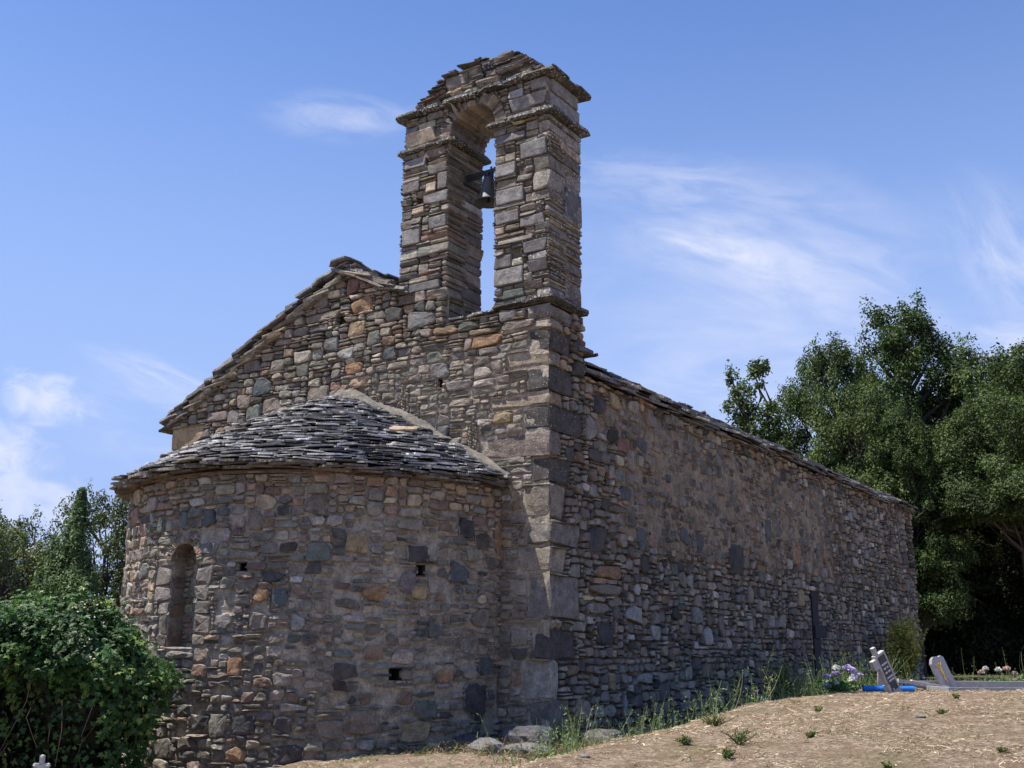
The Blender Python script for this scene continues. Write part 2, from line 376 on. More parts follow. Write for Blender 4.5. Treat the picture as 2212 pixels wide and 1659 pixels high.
def slabs(g, cen, xd, yd, nd, w, d, t, rng, col, lich=.4, M=9, mat=0, jit=.13):
    """thin split slabs of irregular outline; w along xd, d along yd, t thick along nd"""
    cen = np.asarray(cen, float).reshape(-1, 3); n = len(cen)
    bc = lambda a: np.broadcast_to(np.asarray(a, float), (n, 3))[:, None]
    th = (np.arange(M) + .5) / M * 2 * np.pi + rng.uniform(-.2, .2, (n, M)); ee = 2 / rng.uniform(2.6, 6, (n, 1))
    rj = 1 + rng.normal(0, jit, (n, M)).clip(-.3, .16)
    X = np.sign(np.cos(th)) * np.abs(np.cos(th)) ** ee * rj * np.broadcast_to(w, (n,))[:, None] / 2
    Y = np.sign(np.sin(th)) * np.abs(np.sin(th)) ** ee * rj * np.broadcast_to(d, (n,))[:, None] / 2
    tt = np.broadcast_to(t, (n,))[:, None]
    T = []
    for s, sc in ((-.5, .97), (.5, .95)):
        Z = s * tt + rng.normal(0, .10, (n, M)) * tt
        T.append(cen[:, None] + (X * sc)[..., None] * bc(xd) + (Y * sc)[..., None] * bc(yd) + Z[..., None] * bc(nd))
    Z0 = (-.5 * tt)[..., None] * bc(nd); Z1 = (.5 * tt)[..., None] * bc(nd)
    V = np.concatenate([T[0], T[1], cen[:, None] + Z0, cen[:, None] + Z1], 1); k = 2 * M + 2
    a = np.arange(M); b = (a + 1) % M; base = (np.arange(n) * k)[:, None, None]
    q = np.stack([a, b, M + b, M + a], -1)[None] + base
    t3 = np.concatenate([np.stack([b, a, np.full(M, 2 * M)], -1), np.stack([M + a, M + b, np.full(M, 2 * M + 1)], -1)])[None] + base
    cc = np.concatenate([np.repeat(col[:, None], k, 1), np.zeros((n, k, 1))], -1)
    pp = np.stack([np.repeat(np.broadcast_to(lich, (n,))[:, None], k, 1), np.zeros((n, k))], -1)
    g.add(V.reshape(-1, 3), q.reshape(-1, 4), t3.reshape(-1, 3), mat, cc.reshape(-1, 4), pp.reshape(-1, 2))

def sheet(g, mapf, u0, u1, v0, v1, res, inside, depth, mat=1):
    """the mortar bed: a roughened skin over a wall, open where inside() is false"""
    us = np.linspace(u0, u1, max(2, int((u1 - u0) / res) + 1)); vs = np.linspace(v0, v1, max(2, int((v1 - v0) / res) + 1))
    U, Vv = np.meshgrid(us, vs); D = depth(U, Vv)
    X = mapf(np.stack([U, Vv, D], -1).reshape(-1, 3)); nu, nv = len(us), len(vs)
    cu = (U[:-1, :-1] + U[1:, 1:]) / 2; cv = (Vv[:-1, :-1] + Vv[1:, 1:]) / 2; ok = inside(cu, cv)
    i, j = np.nonzero(ok); b = i * nu + j
    g.add(X, np.stack([b, b + 1, b + nu + 1, b + nu], -1), None, mat, (.25, .23, .2, 1), (0, 0))

def sbox(g, lo, hi, mat=0, col=(.2, .18, .16, 0)):
    lo = np.array(lo, float); hi = np.array(hi, float)
    v = np.array([[x, y, z] for z in (lo[2], hi[2]) for y in (lo[1], hi[1]) for x in (lo[0], hi[0])])
    q = [[0, 2, 3, 1], [4, 5, 7, 6], [0, 1, 5, 4], [2, 6, 7, 3], [0, 4, 6, 2], [1, 3, 7, 5]]
    g.add(v, q, None, mat, col)
def tube(g, pts, rad, k=6, mat=0, col=(.2, .15, .1, 0), cap=True):
    pts = np.asarray(pts, float); n = len(pts); rad = np.broadcast_to(rad, (n,)).astype(float)
    T = np.gradient(pts, axis=0); T /= np.linalg.norm(T, axis=1, keepdims=True) + 1e-12
    ref = np.where(np.abs(T[:, 2:3]) > .9, [[1., 0, 0]], [[0, 0, 1.]]); A = np.cross(T, ref); A /= np.linalg.norm(A, axis=1, keepdims=True) + 1e-12; B = np.cross(T, A)
    th = np.arange(k) / k * 2 * np.pi
    V = pts[:, None] + rad[:, None, None] * (np.cos(th)[None, :, None] * A[:, None] + np.sin(th)[None, :, None] * B[:, None])
    a = np.arange(k); b = (a + 1) % k; q = np.concatenate([np.stack([i * k + a, i * k + b, (i + 1) * k + b, (i + 1) * k + a], -1) for i in range(n - 1)])
    V = np.concatenate([V.reshape(-1, 3), pts[:1], pts[-1:]]); t = None
    if cap: t = np.concatenate([np.stack([b, a, np.full(k, n * k)], -1), np.stack([(n - 1) * k + a, (n - 1) * k + b, np.full(k, n * k + 1)], -1)])
    g.add(V, q, t, mat, col)
def lathe(g, prof, cen, k=24, mat=0, col=(.1, .1, .1, 0)):
    prof = np.array(prof, float); th = np.arange(k) / k * 2 * np.pi; n = len(prof)
    V = np.stack([prof[:, None, 0] * np.cos(th), prof[:, None, 0] * np.sin(th), prof[:, None, 1] + 0 * th], -1) + np.array(cen)
    a = np.arange(k); b = (a + 1) % k
    g.add(V.reshape(-1, 3), np.concatenate([np.stack([i * k + a, i * k + b, (i + 1) * k + b, (i + 1) * k + a], -1) for i in range(n - 1)]), None, mat, col)

# ------------------------------------------------------------------ ground
def sstep(a, b, x): t = np.clip((x - a) / (b - a), 0, 1); return t * t * (3 - 2 * t)
def ground_h(x, y, rough=True):
    x = np.asarray(x, float); y = np.asarray(y, float)
    mound = np.interp(y, [-12, -10, -6, -4.4, -3, -1.3, .3, 2, 3.5, 8, 16, 40], [-1.0, -.92, -.40, -.10, .02, .13, .235, .275, .27, .24, .19, .2])
    mound = mound + .05 * sstep(2.4, 4.2, x) * sstep(-6, -2, y) * (1 - sstep(4, 8, y))
    side = np.interp(y, [-3, 0, .6, 2.3, 5.2, 8.3, 15.8, 40], [-.3, -.2, -.25, -.30, -.10, .14, .17, .2])
    left = np.interp(x, [-60, -14, -8, -5.5, -4, -3, -1.65, -.8, 0, .8], [-3.5, -2.4, -1.6, -1.1, -.80, -.55, -.37, -.27, -.22, -.26])
    left = left - .10 * np.clip(-y - 2, 0, 9)
    lo = np.where(y < 0, left, np.where(x > -3, side * sstep(-3, 0, x) + left * (1 - sstep(-3, 0, x)), left))
    f = sstep(.75, 2.35, x)
    h = lo * (1 - f) + mound * f
    if rough: h = h + .045 * n2(x, y, 1.1, 5, 3) + .032 * n2(x, y, 4.5, 9, 3)
    far = np.hypot(x, y); h = h - .05 * np.clip(far - 45, 0, 400) * .6
    return h
def lines(lo, hi, step, far):
    c = list(np.arange(lo, hi + step / 2, step)); s = step; a = lo; b = hi; L0 = []; L1 = []
    while a > -far: s *= 1.22; a -= s; L0.append(a)
    s = step
    while b < far: s *= 1.22; b += s; L1.append(b)
    return np.array(L0[::-1] + c + L1)
gx = lines(-5, 7, .06, 2500); gy = lines(-6, 7, .07, 2500)
GX, GY = np.meshgrid(gx, gy); GZ = ground_h(GX, GY)
g = Geo(); nu = len(gx); i, j = np.meshgrid(np.arange(len(gy) - 1), np.arange(nu - 1), indexing='ij'); b = (i * nu + j).ravel()
g.add(np.stack([GX, GY, GZ], -1), np.stack([b, b + 1, b + nu + 1, b + nu], -1))
mm, t, bs = new_mat('dry_ground'); ob = N('ShaderNodeTexCoord', t).outputs['Object']
fa = noise_n(t, ob, 1.3, 5, .6); fb = noise_n(t, ob, 26, 6, .75); fc = noise_n(t, ob, 70, 4, .75); fd = noise_n(t, ob, 4.5, 5, .65)
c = mix(t, 'MIX', ramp(t, fb, [(.40, 0.), (.6, 1.)]), (.21, .15, .10), (.48, .375, .27))
c = mix(t, 'MIX', ramp(t, fd, [(.48, 0.), (.60, .9)]), c, (.25, .175, .12))
c = mix(t, 'MIX', ramp(t, fa, [(.50, 0.), (.68, .55)]), c, (.17, .17, .075))
c = mix(t, 'MIX', ramp(t, noise_n(t, ob, 7, 6, .72, .6), [(.52, 0.), (.60, .85)]), c, (.20, .135, .09))
c = mix(t, 'MULTIPLY', 1, c, ramp(t, fc, [(.32, .55), (.5, 1.), (.68, 1.3)]))
sxn = N('ShaderNodeSeparateXYZ', t); L(ob, sxn.inputs[0], t)                      # darker brown and green ground in a strip along the chapel
fx = N('ShaderNodeMapRange', t); L(mth('ADD', sxn.outputs[0], mth('MULTIPLY', fd, .9, t), t), fx.inputs[0], t); fx.inputs[1].default_value = 1.9; fx.inputs[2].default_value = 2.4
wall_strip = mix(t, 'MIX', ramp(t, fd, [(.4, 0.), (.6, 1.)]), (.115, .09, .06), (.075, .085, .035))
wall_strip = mix(t, 'MULTIPLY', 1, wall_strip, ramp(t, fc, [(.3, .5), (.7, 1.5)]))
fy = mth('GREATER_THAN', mth('ADD', sxn.outputs[1], mth('MULTIPLY', fd, 1.2, t), t), -.9, t)
c = mix(t, 'MIX', mth('MULTIPLY', mth('SUBTRACT', 1.0, fx.outputs[0], t, True), fy, t), c, wall_strip)
L(c, bs.inputs['Base Color'], t); bs.inputs['Roughness'].default_value = 1; bs.inputs['Specular IOR Level'].default_value = .1
bump(t, bs, mth('ADD', mth('MULTIPLY', fb, .9, t), mth('MULTIPLY', fc, .5, t), t), 1.0, .04)
ground = g.build('ground', mm, smooth=True); tag(ground, kind='structure')

# ------------------------------------------------------------------ chapel
W, LEN, EAVE, XC, RA = 6.43, 15.85, 3.97, -3.16, 2.55
chapel = empty('stone_chapel', (0, 0, 0)); tag(chapel, 'old rubble stone chapel with a round apse, slate roofs and an open bell gable', 'chapel')
T = .76                                                    # thickness of the gable wall and bell gable
LX0, LX1, RX0, RX1 = -2.27, -1.49, -.79, 0.0               # the two pillars
def gable_top(x):
    x = np.asarray(x, float)
    sl = np.interp(x, [-6.43, -3.2, -2.2], [3.88, 5.60, 5.12])
    return np.where(x < -2.27, sl, np.where(x < -1.49, 5.0, 4.63))
def cone_z(x):
    q = np.abs(np.asarray(x, float) + 3.19) / 2.71; return 3.92 - np.sqrt((q * 2.71) ** 2 + .05) * .507 + .035 - .01 * np.clip(q, 0, 1) + .075 * np.sin(np.pi * np.clip(q, 0, 1))
P_F = lambda p: np.stack([p[:, 0], -p[:, 2], p[:, 1]], -1)
P_S = lambda p: np.stack([p[:, 2], p[:, 0], p[:, 1]], -1)
RW, XW = 2.46, -3.12
def P_A(p): a = p[:, 0] / RA; r = RW + p[:, 2]; return np.stack([XW + r * np.sin(a), -r * np.cos(a), p[:, 1]], -1)
def wavy(amp=.03, s=3):
    def f(V):
        V = V.copy(); u = V[..., 0]; v = V[..., 1]
        V[..., 1] = v + amp * n2(u, v, .9, s, 2) + amp * .35 * n2(u, v, 4, s + 5, 1); V[..., 0] = u + amp * .6 * n2(u, v, 1.3, s + 9, 2); return V
    return f

# --- quoins: (z0, z1, reach on the gable face, reach on the side face, colour)
QUO = [(-.42, -.12, .52, .42, 'mg'), (-.10, .20, .26, .36, 'mg'), (.21, .62, .34, .14, 'lg'), (.64, .93, .20, .48, 'dk'), (.94, 1.04, .62, .22, 'wg'),
       (1.06, 1.53, .28, .58, 'mg'), (1.55, 1.83, .40, .30, 'wg'), (1.85, 2.13, .30, .62, 'mg'), (2.15, 2.52, .34, .30, 'wg'), (2.54, 2.83, .22, .42, 'dk'),
       (2.86, 3.13, .94, .20, 'pg'), (3.14, 3.42, .34, .70, 'dk'), (3.43, 3.58, .80, .26, 'bg'), (3.59, 3.88, .30, .48, 'dk'), (3.89, 4.05, .56, .20, 'bg'),
       (4.06, 4.32, .26, .45, 'dk'), (4.33, 4.45, .70, .30, 'wg'), (4.46, 4.62, .30, .50, 'mg')]
g = Geo(); rngq = np.random.default_rng(5)
for (z0, z1, a, bb, c) in QUO:
    p = .018
    col = np.array([PAL[c]]) * rngq.uniform(.9, 1.1)
    if c == 'mg': col = col * 1.1
    col = col * [1.06, 1., .92]
    blocks(g, [(-a / 2 + p / 2, bb / 2 - p / 2, (z0 + z1) / 2)], [(a / 2 + p / 2 - .004, bb / 2 + p / 2, (z1 - z0) / 2 - .006)], rngq, rnd=.028, rough=.012, col=col, lich=.42 if z0 > 1.8 else .25, smear=-.25 if z0 < 2.5 else -1.5, tilt=.005)
g.build('cornerstones', [M_STONE], chapel); g = Geo()
LQ = [(3.50, 3.83, .68, 'oc', 1.0), (3.18, 3.48, .27, 'gn', 1.1), (2.85, 3.16, .5, 'wg', 1.), (2.5, 2.83, .3, 'bg', 1.)]
for (z0, z1, a, c, k) in LQ:
    blocks(g, [(-W + a / 2, .2, (z0 + z1) / 2)], [(a / 2 + .012, .22, (z1 - z0) / 2 - .006)], rngq, rnd=.03, rough=.008, col=np.array([PAL[c]]) * k, lich=.1, smear=.1, tilt=.01)
g.build('cornerstones', [M_STONE], chapel)

# --- gable wall facing the camera
g = Geo(); rg = np.random.default_rng(21)
HOLES_F = [(-3.30, -3.10, 4.86, 5.03), (-1.60, -1.50, 3.81, 3.95)]
def in_f(u, v):
    ok = (v < gable_top(u) - .02) & (v > -.7) & ((np.abs(u - XC) > 2.5) | (v > cone_z(u) - .03))
    return ok
# traced stones: centre u, v, w, h, colour
def tr(mapback, lst): return np.array([[a, b, c, d_] for (a, b, c, d_, k) in lst]), np.array([PAL[k] for *_, k in lst])
TF, TFc = tr(None, [(-5.48, 3.90, .46, .14, 'pg'), (-3.55, 5.04, .62, .13, 'bg'), (-2.86, 5.08, .36, .22, 'or'), (-2.93, 4.78, .28, .20, 'oc'), (-3.60, 4.89, .36, .10, 'mg'),
    (-3.60, 5.28, .30, .20, 'bg'), (-3.36, 4.64, .26, .2, 'mg'), (-3.10, 4.47, .30, .15, 'lg'), (-2.95, 4.25, .32, .15, 'or'), (-4.75, 3.85, .30, .26, 'gn'),
    (-4.60, 4.22, .36, .26, 'bl'), (-4.95, 4.05, .26, .20, 'bg'), (-3.55, 3.98, .40, .24, 'bg'), (-4.4, 3.93, .32, .22, 'bg'), (-5.15, 3.85, .22, .22, 'pg'),
    (-.86, 4.30, .42, .15, 'or'), (-1.85, 4.72, .45, .22, 'mg'), (-1.55, 4.02, .30, .2, 'mg'), (-.55, 4.56, .26, .13, 'mg'), (-1.25, 3.80, .40, .13, 'wg'),
    (-.74, 2.0, .20, .34, 'or'), (-4.15, 3.55, .32, .13, 'cr'), (-.62, 3.33, .26, .13, 'oc'), (-1.7, 3.25, .22, .17, 'gn'), (-1.48, 3.26, .18, .15, 'bl'),
    (-1.35, 2.98, .42, .2, 'wg'), (-.42, 4.42, .46, .12, 'bg'), (-2.35, 4.35, .22, .18, 'bl'), (-2.62, 4.6, .24, .2, 'gn'), (-3.02, 5.38, .22, .22, 'rd')])
res_f = [(a - c / 2, a + c / 2, b - d_ / 2, b + d_ / 2) for a, b, c, d_ in TF] + [(a + .02, b - .02, c + .015, d_ - .015) for a, b, c, d_ in HOLES_F]
res_f += [(-a - .005, .3, z0 - .004, z1 + .004) for (z0, z1, a, bb, c) in QUO] + [(-W - .1, -W + a, z0, z1) for (z0, z1, a, c, k) in LQ]
rc = pack(-W, 0, -.7, 5.66, .02, in_f, rg, (.06, .125), (.10, .40), res_f, .25, .15)
u, v = rc[:, 0], rc[:, 1]; n = len(rc)
upper = sstep(-.3, .5, (v - 4.35) + .25 * n2(u, v, 1.2, 4))            # drier, more varied masonry at the top
leftm = sstep(-2.6, -3.6, u)
col = pick(rg, n, {'wg': 5, 'bg': 5, 'mg': 2.2, 'pg': 1.6, 'or': .35, 'oc': .35, 'gn': .6, 'bl': .35, 'lg': .5})
colU = pick(rg, n, {'wg': 2.5, 'bg': 3.5, 'mg': 2, 'pg': 2, 'or': 1.6, 'oc': .9, 'gn': 1.2, 'bl': 1.3, 'dk': .5, 'lg': .5, 'cr': .25})
mx = (rg.random(n) < np.maximum(upper, leftm * .8))[:, None]; col = np.where(mx, colU, col)
dry = np.maximum(upper, leftm * .6)
prot = rg.uniform(.024, .056, n) + .012 * dry
stones(g, rc, P_F, rg, prot, col, .06 + .1 * dry, .28 - .45 * dry, warp=wavy(.028), joint=.011)
stones(g, TF, P_F, rg, .05, TFc * rg.uniform(.9, 1.1, (len(TFc), 1)), .08, -.2, warp=wavy(.01), joint=.008, e=5, jit=.045)
def d_f(u, v):
    up = np.maximum(sstep(-.3, .5, (v - 4.35) + .25 * n2(u, v, 1.2, 4)), sstep(-2.6, -3.6, u) * .7)
    return .006 - .05 * up + .012 * n2(u, v, 3.5, 8, 2) + .007 * n2(u, v, 14, 2, 2)
def hole_free(H): return lambda u, v: np.logical_and.reduce([~((u > a) & (u < b) & (v > c) & (v < d_)) for a, b, c, d_ in H]) if H else True
sheet(g, P_F, -W, -.004, -.7, 5.66, .035, lambda u, v: (v < gable_top(u)) & hole_free(HOLES_F)(u, v), d_f)
gable = g.build('gable_wall', [M_STONE, M_MORT], chapel)
g = Geo()                                                             # the body of the wall behind its facing
def prism_y(g, poly, y0, y1, mat=0, col=(.2, .18, .15, 1)):
    n = len(poly); V = np.array([[x, y0, z] for x, z in poly] + [[x, y1, z] for x, z in poly]); a = np.arange(n); b = (a + 1) % n
    cx = np.array([[np.mean([p[0] for p in poly]), y, np.mean([p[1] for p in poly])] for y in (y0, y1)])
    V = np.concatenate([V, cx]); g.add(V, np.stack([a, n + a, n + b, b], -1), np.concatenate([np.stack([a, b, np.full(n, 2 * n)], -1), np.stack([n + b, n + a, np.full(n, 2 * n + 1)], -1)]), mat, col)
prism_y(g, [(-6.40, -.7), (-.03, -.7), (-.03, 4.60), (-2.2, 4.60), (-2.25, 5.0), (-3.2, 5.55), (-6.40, 3.83)], .12, .72)
for a, b_, c_, d_ in HOLES_F: sbox(g, (a - .03, .10, c_ - .03), (b_ + .03, .118, d_ + .03), 0, (.04, .03, .03, 0))
# rest of the building's shell: far gable and the long wall on the sunny side, plain rubble-coloured render
prism_y(g, [(-6.40, -1.5), (-.05, -.7), (-.05, 3.9), (-3.2, 5.55), (-6.40, 3.83)], LEN - .5, LEN - .02)
sbox(g, (-6.42, .72, -1.5), (-6.0, LEN - .5, 3.85))
sbox(g, (-.5, .72, -.8), (-.06, LEN - .5, 3.86))
g.build('wall_core', [M_MORT_D], chapel)

# --- long side wall
g = Geo(); rs = np.random.default_rng(33)
HOLES_S = [(1.20, 1.33, 2.66, 2.80), (15.28, 15.63, 2.56, 3.67)]
def side_top(y): return np.where(np.asarray(y) < T, 4.63, 3.90)
TS, TSc = tr(None, [(.95, 2.98, .36, .16, 'dk'), (.60, 2.9, .2, .14, 'rd'), (.92, 2.55, .22, .18, 'wg'), (1.0, 1.98, .42, .30, 'dk'), (1.75, 2.62, .34, .22, 'bl'),
    (1.9, 3.06, .26, .3, 'bg'), (2.15, 2.1, .26, .3, 'bl'), (2.2, 1.78, .24, .26, 'dk'), (3.4, 2.25, .3, .26, 'bl'), (3.9, 2.2, .3, .24, 'bl'), (5.2, 2.05, .6, .46, 'dk'),
    (6.6, 2.6, .3, .4, 'bl'), (1.2, 1.42, .8, .13, 'bg'), (1.0, 1.20, .5, .15, 'wg'), (1.9, 1.16, .46, .2, 'lg'), (1.15, .92, .42, .24, 'dk'), (4.1, .92, .34, .26, 'lg'),
    (2.9, .55, .22, .1, 'oc'), (1.62, .10, .1, .24, 'lg'), (2.15, .40, .42, .14, 'lg'), (1.30, .38, .16, .22, 'oc'), (1.25, 1.62, .66, .16, 'or'), (1.1, 3.62, .3, .26, 'dk'),
    (1.5, 3.75, .3, .2, 'oc'), (2.2, 3.3, .32, .2, 'bl'), (.9, 3.3, .3, .26, 'wg'), (1.7, 3.2, .4, .2, 'rd'), (8.0, 1.6, .3, .3, 'oc'), (7.9, 2.3, .36, .3, 'or')])
res_s = [(a - c / 2, a + c / 2, b - d_ / 2, b + d_ / 2) for a, b, c, d_ in TS] + HOLES_S
res_s += [(-.3, bb + .005, z0 - .004, z1 + .004) for (z0, z1, a, bb, c) in QUO]
in_s = lambda u, v: (v < side_top(u) - .01)
rc = pack(0, LEN, -.75, 4.66, .025, in_s, rs, (.08, .17), (.10, .34), res_s, .2, .18)
def plaster(u, v):
    """1 where the old render still covers the rubble"""
    low = 1.78 + .03 * u + .22 * n2(u, v, .9, 77); top = 3.72 - .02 * u + .25 * n2(u, v, 1.1, 78)
    f = sstep(-.15, .2, v - low) * sstep(-.25, .15, top - v) * sstep(.9, 2.2, u + .8 * n2(u, v, .8, 79)) * (1 - sstep(9.2, 11.5, u + .9 * n2(u, v, .7, 80)))
    return f
u, v = rc[:, 0], rc[:, 1]; n = len(rc); pl = plaster(u, v) * .92
keep = rs.random(n) > pl * .34; rc = rc[keep]; u, v, pl = u[keep], v[keep], pl[keep]; n = len(rc)
col = pick(rs, n, {'wg': 3, 'bg': 3, 'mg': 3, 'pg': 2.2, 'or': .3, 'oc': .25, 'gn': .6, 'bl': .5, 'dk': .8, 'lg': 1.2})
colP = pick(rs, n, {'bl': 2.6, 'dk': 1.6, 'pg': 1.6, 'gn': 1.5, 'bg': 2, 'or': .9, 'mg': 1, 'rd': .6})
colT = pick(rs, n, {'or': 2.5, 'bg': 3, 'oc': 1.8, 'bl': 1, 'rd': 1.5, 'dk': 1, 'wg': 1})
col = np.where((rs.random(n) < pl)[:, None], colP, col); col = np.where((rs.random(n) < sstep(3.55, 3.8, v))[:, None], colT, col)
prot = rs.uniform(.022, .066, n) + .022 * (pl > .5) * rs.uniform(0, 1, n)
rough_end = sstep(9, 12, u)
stones(g, rc, P_S, rs, prot + .02 * rough_end * rs.random(n), col, .12 + .16 * rough_end * rs.random(n) + .08 * sstep(1.9, 1.2, v), .0 + .55 * pl, warp=wavy(.035, 13), joint=.013, e=4.4, jit=.085)
stones(g, TS, P_S, rs, .052, TSc * rs.uniform(.85, 1.1, (len(TSc), 1)), .12, .1, warp=wavy(.012, 13), joint=.01, e=3.3, jit=.11)
d_s = lambda u, v: -.038 + .068 * plaster(u, v) + .014 * n2(u, v, 3.2, 14, 2) + .009 * n2(u, v, 13, 15, 2) + .004
sheet(g, P_S, .004, LEN, -.75, 4.66, .04, lambda u, v: in_s(u, v) & hole_free(HOLES_S)(u, v), d_s)
rc2 = pack(15.28, 15.63, 2.56, 3.67, .03, lambda u, v: u > 0, rs, (.1, .16), (.12, .3))
stones(g, rc2, lambda p: P_S(p * [1, 1, 1] + [0, 0, -.20]), rs, .02, pick(rs, len(rc2), {'dk': 2, 'mg': 1}), .1, .1)
sbox(g, (-.22, 15.25, 2.5), (-.16, 15.7, 3.7), 1)
side = g.build('side_wall', [M_STONE_T, M_MORT_T], chapel)

# --- apse
g = Geo(); ra = np.random.default_rng(44)
UW = .13                                                              # window axis on the curved wall
HOLES_A = [(.80, .93, 1.49, 1.59), (2.75, 2.87, 1.47, 1.60), (2.50, 2.63, .41, .53)]
def in_win(u, v, m=0.): return (np.abs(u - UW) < .185 + m) & (v > .72 - m) & ((v < 1.62) | (np.hypot(u - UW, v - 1.62) < .185 + m))
TA, TAc = tr(None, [(2.79, .90, .15, .10, 'bl'), (2.93, .92, .18, .16, 'bl'), (2.28, 1.28, .26, .17, 'or'), (2.75, 1.30, .22, .17, 'oc'), (2.62, 1.40, .2, .26, 'pg'),
    (2.72, 1.70, .28, .18, 'dk'), (3.2, 1.52, .24, .24, 'bl'), (1.72, 1.68, .26, .22, 'gn'), (2.1, 1.80, .24, .26, 'oc'), (1.55, 1.30, .2, .13, 'bg'),
    (.55, 2.05, .17, .2, 'bl'), (-.15, 2.02, .13, .22, 'gn'), (.22, 2.05, .14, .2, 'gn'), (1.05, 2.02, .2, .22, 'bg'), (3.3, 2.0, .22, .2, 'dk'), (3.5, 1.05, .28, .2, 'bg'),
    (3.05, .45, .24, .16, 'or'), (2.85, .12, .26, .2, 'gn'), (3.45, .2, .34, .4, 'dk'), (3.6, .55, .24, .2, 'bl'), (2.75, -.08, .34, .22, 'oc'), (.93, .55, .17, .22, 'or'),
    (1.05, -.02, .26, .20, 'dk'), (1.45, .0, .22, .18, 'dk'), (.6, .0, .22, .18, 'dk'), (1.15, .99, .20, .19, 'bg'), (1.55, .98, .17, .18, 'lg'), (.78, .99, .22, .17, 'wg'),
    (1.0, 1.34, .26, .16, 'bg'), (1.36, 1.22, .18, .22, 'bl'), (1.17, 1.25, .18, .17, 'or'), (3.85, 1.9, .24, .46, 'or'), (1.9, -.05, .3, .2, 'bg'), (1.0, -.30, .22, .16, 'or'),
    (1.28, 1.44, .24, .13, 'dk'), (.95, 1.66, .36, .11, 'wg'), (1.5, -.28, .34, .2, 'dk'), (2.2, .02, .42, .26, 'bg'), (.28, .655, .40, .075, 'wg')])
TA[:, 0] = np.interp(TA[:, 0], [-.92, .27, .93, 1.62, 2.79, 4.13], [-1.15, .14, .87, 1.60, 2.84, 4.30])
WJ = []
zz = .74
while zz < 1.62:                                                       # dressed stones either side of the window
    hh_ = ra.uniform(.12, .2); hh_ = min(hh_, 1.66 - zz)
    a = ra.uniform(.14, .30); WJ.append((UW - .185 - a, UW - .185, zz, zz + hh_)); a = ra.uniform(.12, .26); WJ.append((UW + .185, UW + .185 + a, zz, zz + hh_)); zz += hh_
WJr = np.array([((a + b) / 2, (c + d_) / 2, b - a, d_ - c) for a, b, c, d_ in WJ])
res_a = [(a - c / 2, a + c / 2, b - d_ / 2, b + d_ / 2) for a, b, c, d_ in TA] + [(a + .022, b - .022, c + .018, d_ - .018) for a, b, c, d_ in HOLES_A] + WJ
in_a = lambda u, v: ~in_win(u, v, .02)
rc = pack(-3.95, 4.02, -1.3, 2.52, .02, in_a, ra, (.07, .15), (.09, .32), res_a, .22, .15)
u, v = rc[:, 0], rc[:, 1]; n = len(rc)
top = sstep(2.0, 2.25, v + .12 * n2(u, v, 1.4, 31)); low = sstep(.62, .3, v + .1 * n2(u, v, 1.4, 32)); rgt = sstep(1.3, 2.2, u)
mid = (1 - top)
keep = ra.random(n) > mid * (.06 + .12 * rgt + .04 * low); rc = rc[keep]; u, v, top, low, rgt, mid = [q[keep] for q in (u, v, top, low, rgt, mid)]; n = len(rc)
rc[:, 3] *= np.where(ra.random(n) < .3 * mid * rgt, .55, 1.)
col = pick(ra, n, {'wg': 3.2, 'bg': 3.6, 'mg': 1.2, 'pg': 2.0, 'or': .8, 'oc': .5, 'gn': .9, 'bl': 1.0, 'dk': .9, 'lg': .4, 'rd': .5})
colT = pick(ra, n, {'or': 2.6, 'bg': 4.0, 'oc': 1.2, 'wg': 1.5, 'rd': .6, 'dk': .2})
colL = pick(ra, n, {'dk': 2, 'bg': 2, 'pg': 1.5, 'mg': 2, 'wg': 1.5, 'or': .5, 'bl': 1})
col = np.where((ra.random(n) < top)[:, None], colT, col); col = np.where((ra.random(n) < low * .7)[:, None], colL, col)
col = col.mean(1, keepdims=True) + (col - col.mean(1, keepdims=True)) * 1.0; col = col * 1.12
prot = ra.uniform(.02, .052, n) + .025 * low * ra.random(n)
stones(g, rc, P_A, ra, prot, col, .07 + .2 * low, .24 * mid + .02, warp=wavy(.035, 23), joint=.013, e=4.4, jit=.09, rough=.007)
stones(g, TA, P_A, ra, .05, TAc * ra.uniform(.85, 1.1, (len(TAc), 1)), .10, .12, joint=.010, e=3.3, jit=.11, warp=wavy(.01, 23))
stones(g, WJr, P_A, ra, .035, pick(ra, len(WJr), {'wg': 2, 'pg': 2, 'bg': 2}), .08, .05, joint=.009, e=6, jit=.03)
for k in range(11):                                                   # small voussoirs over the window
    a = math.pi * (k + .5) / 11; V0 = np.array([[UW + .235 * math.cos(a), 1.62 + .235 * math.sin(a)]])
    rr = np.array([[0, 0, .085, .052]]); ca, sa = math.cos(a), math.sin(a)
    def mp(p, V0=V0, ca=ca, sa=sa): return P_A(np.stack([V0[0, 0] + p[:, 0] * ca - p[:, 1] * sa, V0[0, 1] + p[:, 0] * sa + p[:, 1] * ca, p[:, 2]], -1))
    stones(g, rr, mp, ra, .02, pick(ra, 1, {'or': 1, 'wg': 2, 'bg': 2}), .05, .35, joint=.006)
d_a = lambda u, v: .002 - .012 * sstep(2.0, 2.3, v) + .016 * n2(u, v, 2.6, 34, 2) + .012 * n2(u, v, 9, 35, 2) + .005 * n2(u, v, 22, 36, 1) - .012 * sstep(.5, .2, v)
sheet(g, P_A, -4.0, 4.05, -1.3, 2.55, .03, lambda u, v: hole_free(HOLES_A)(u, v) & ~in_win(u, v), d_a)
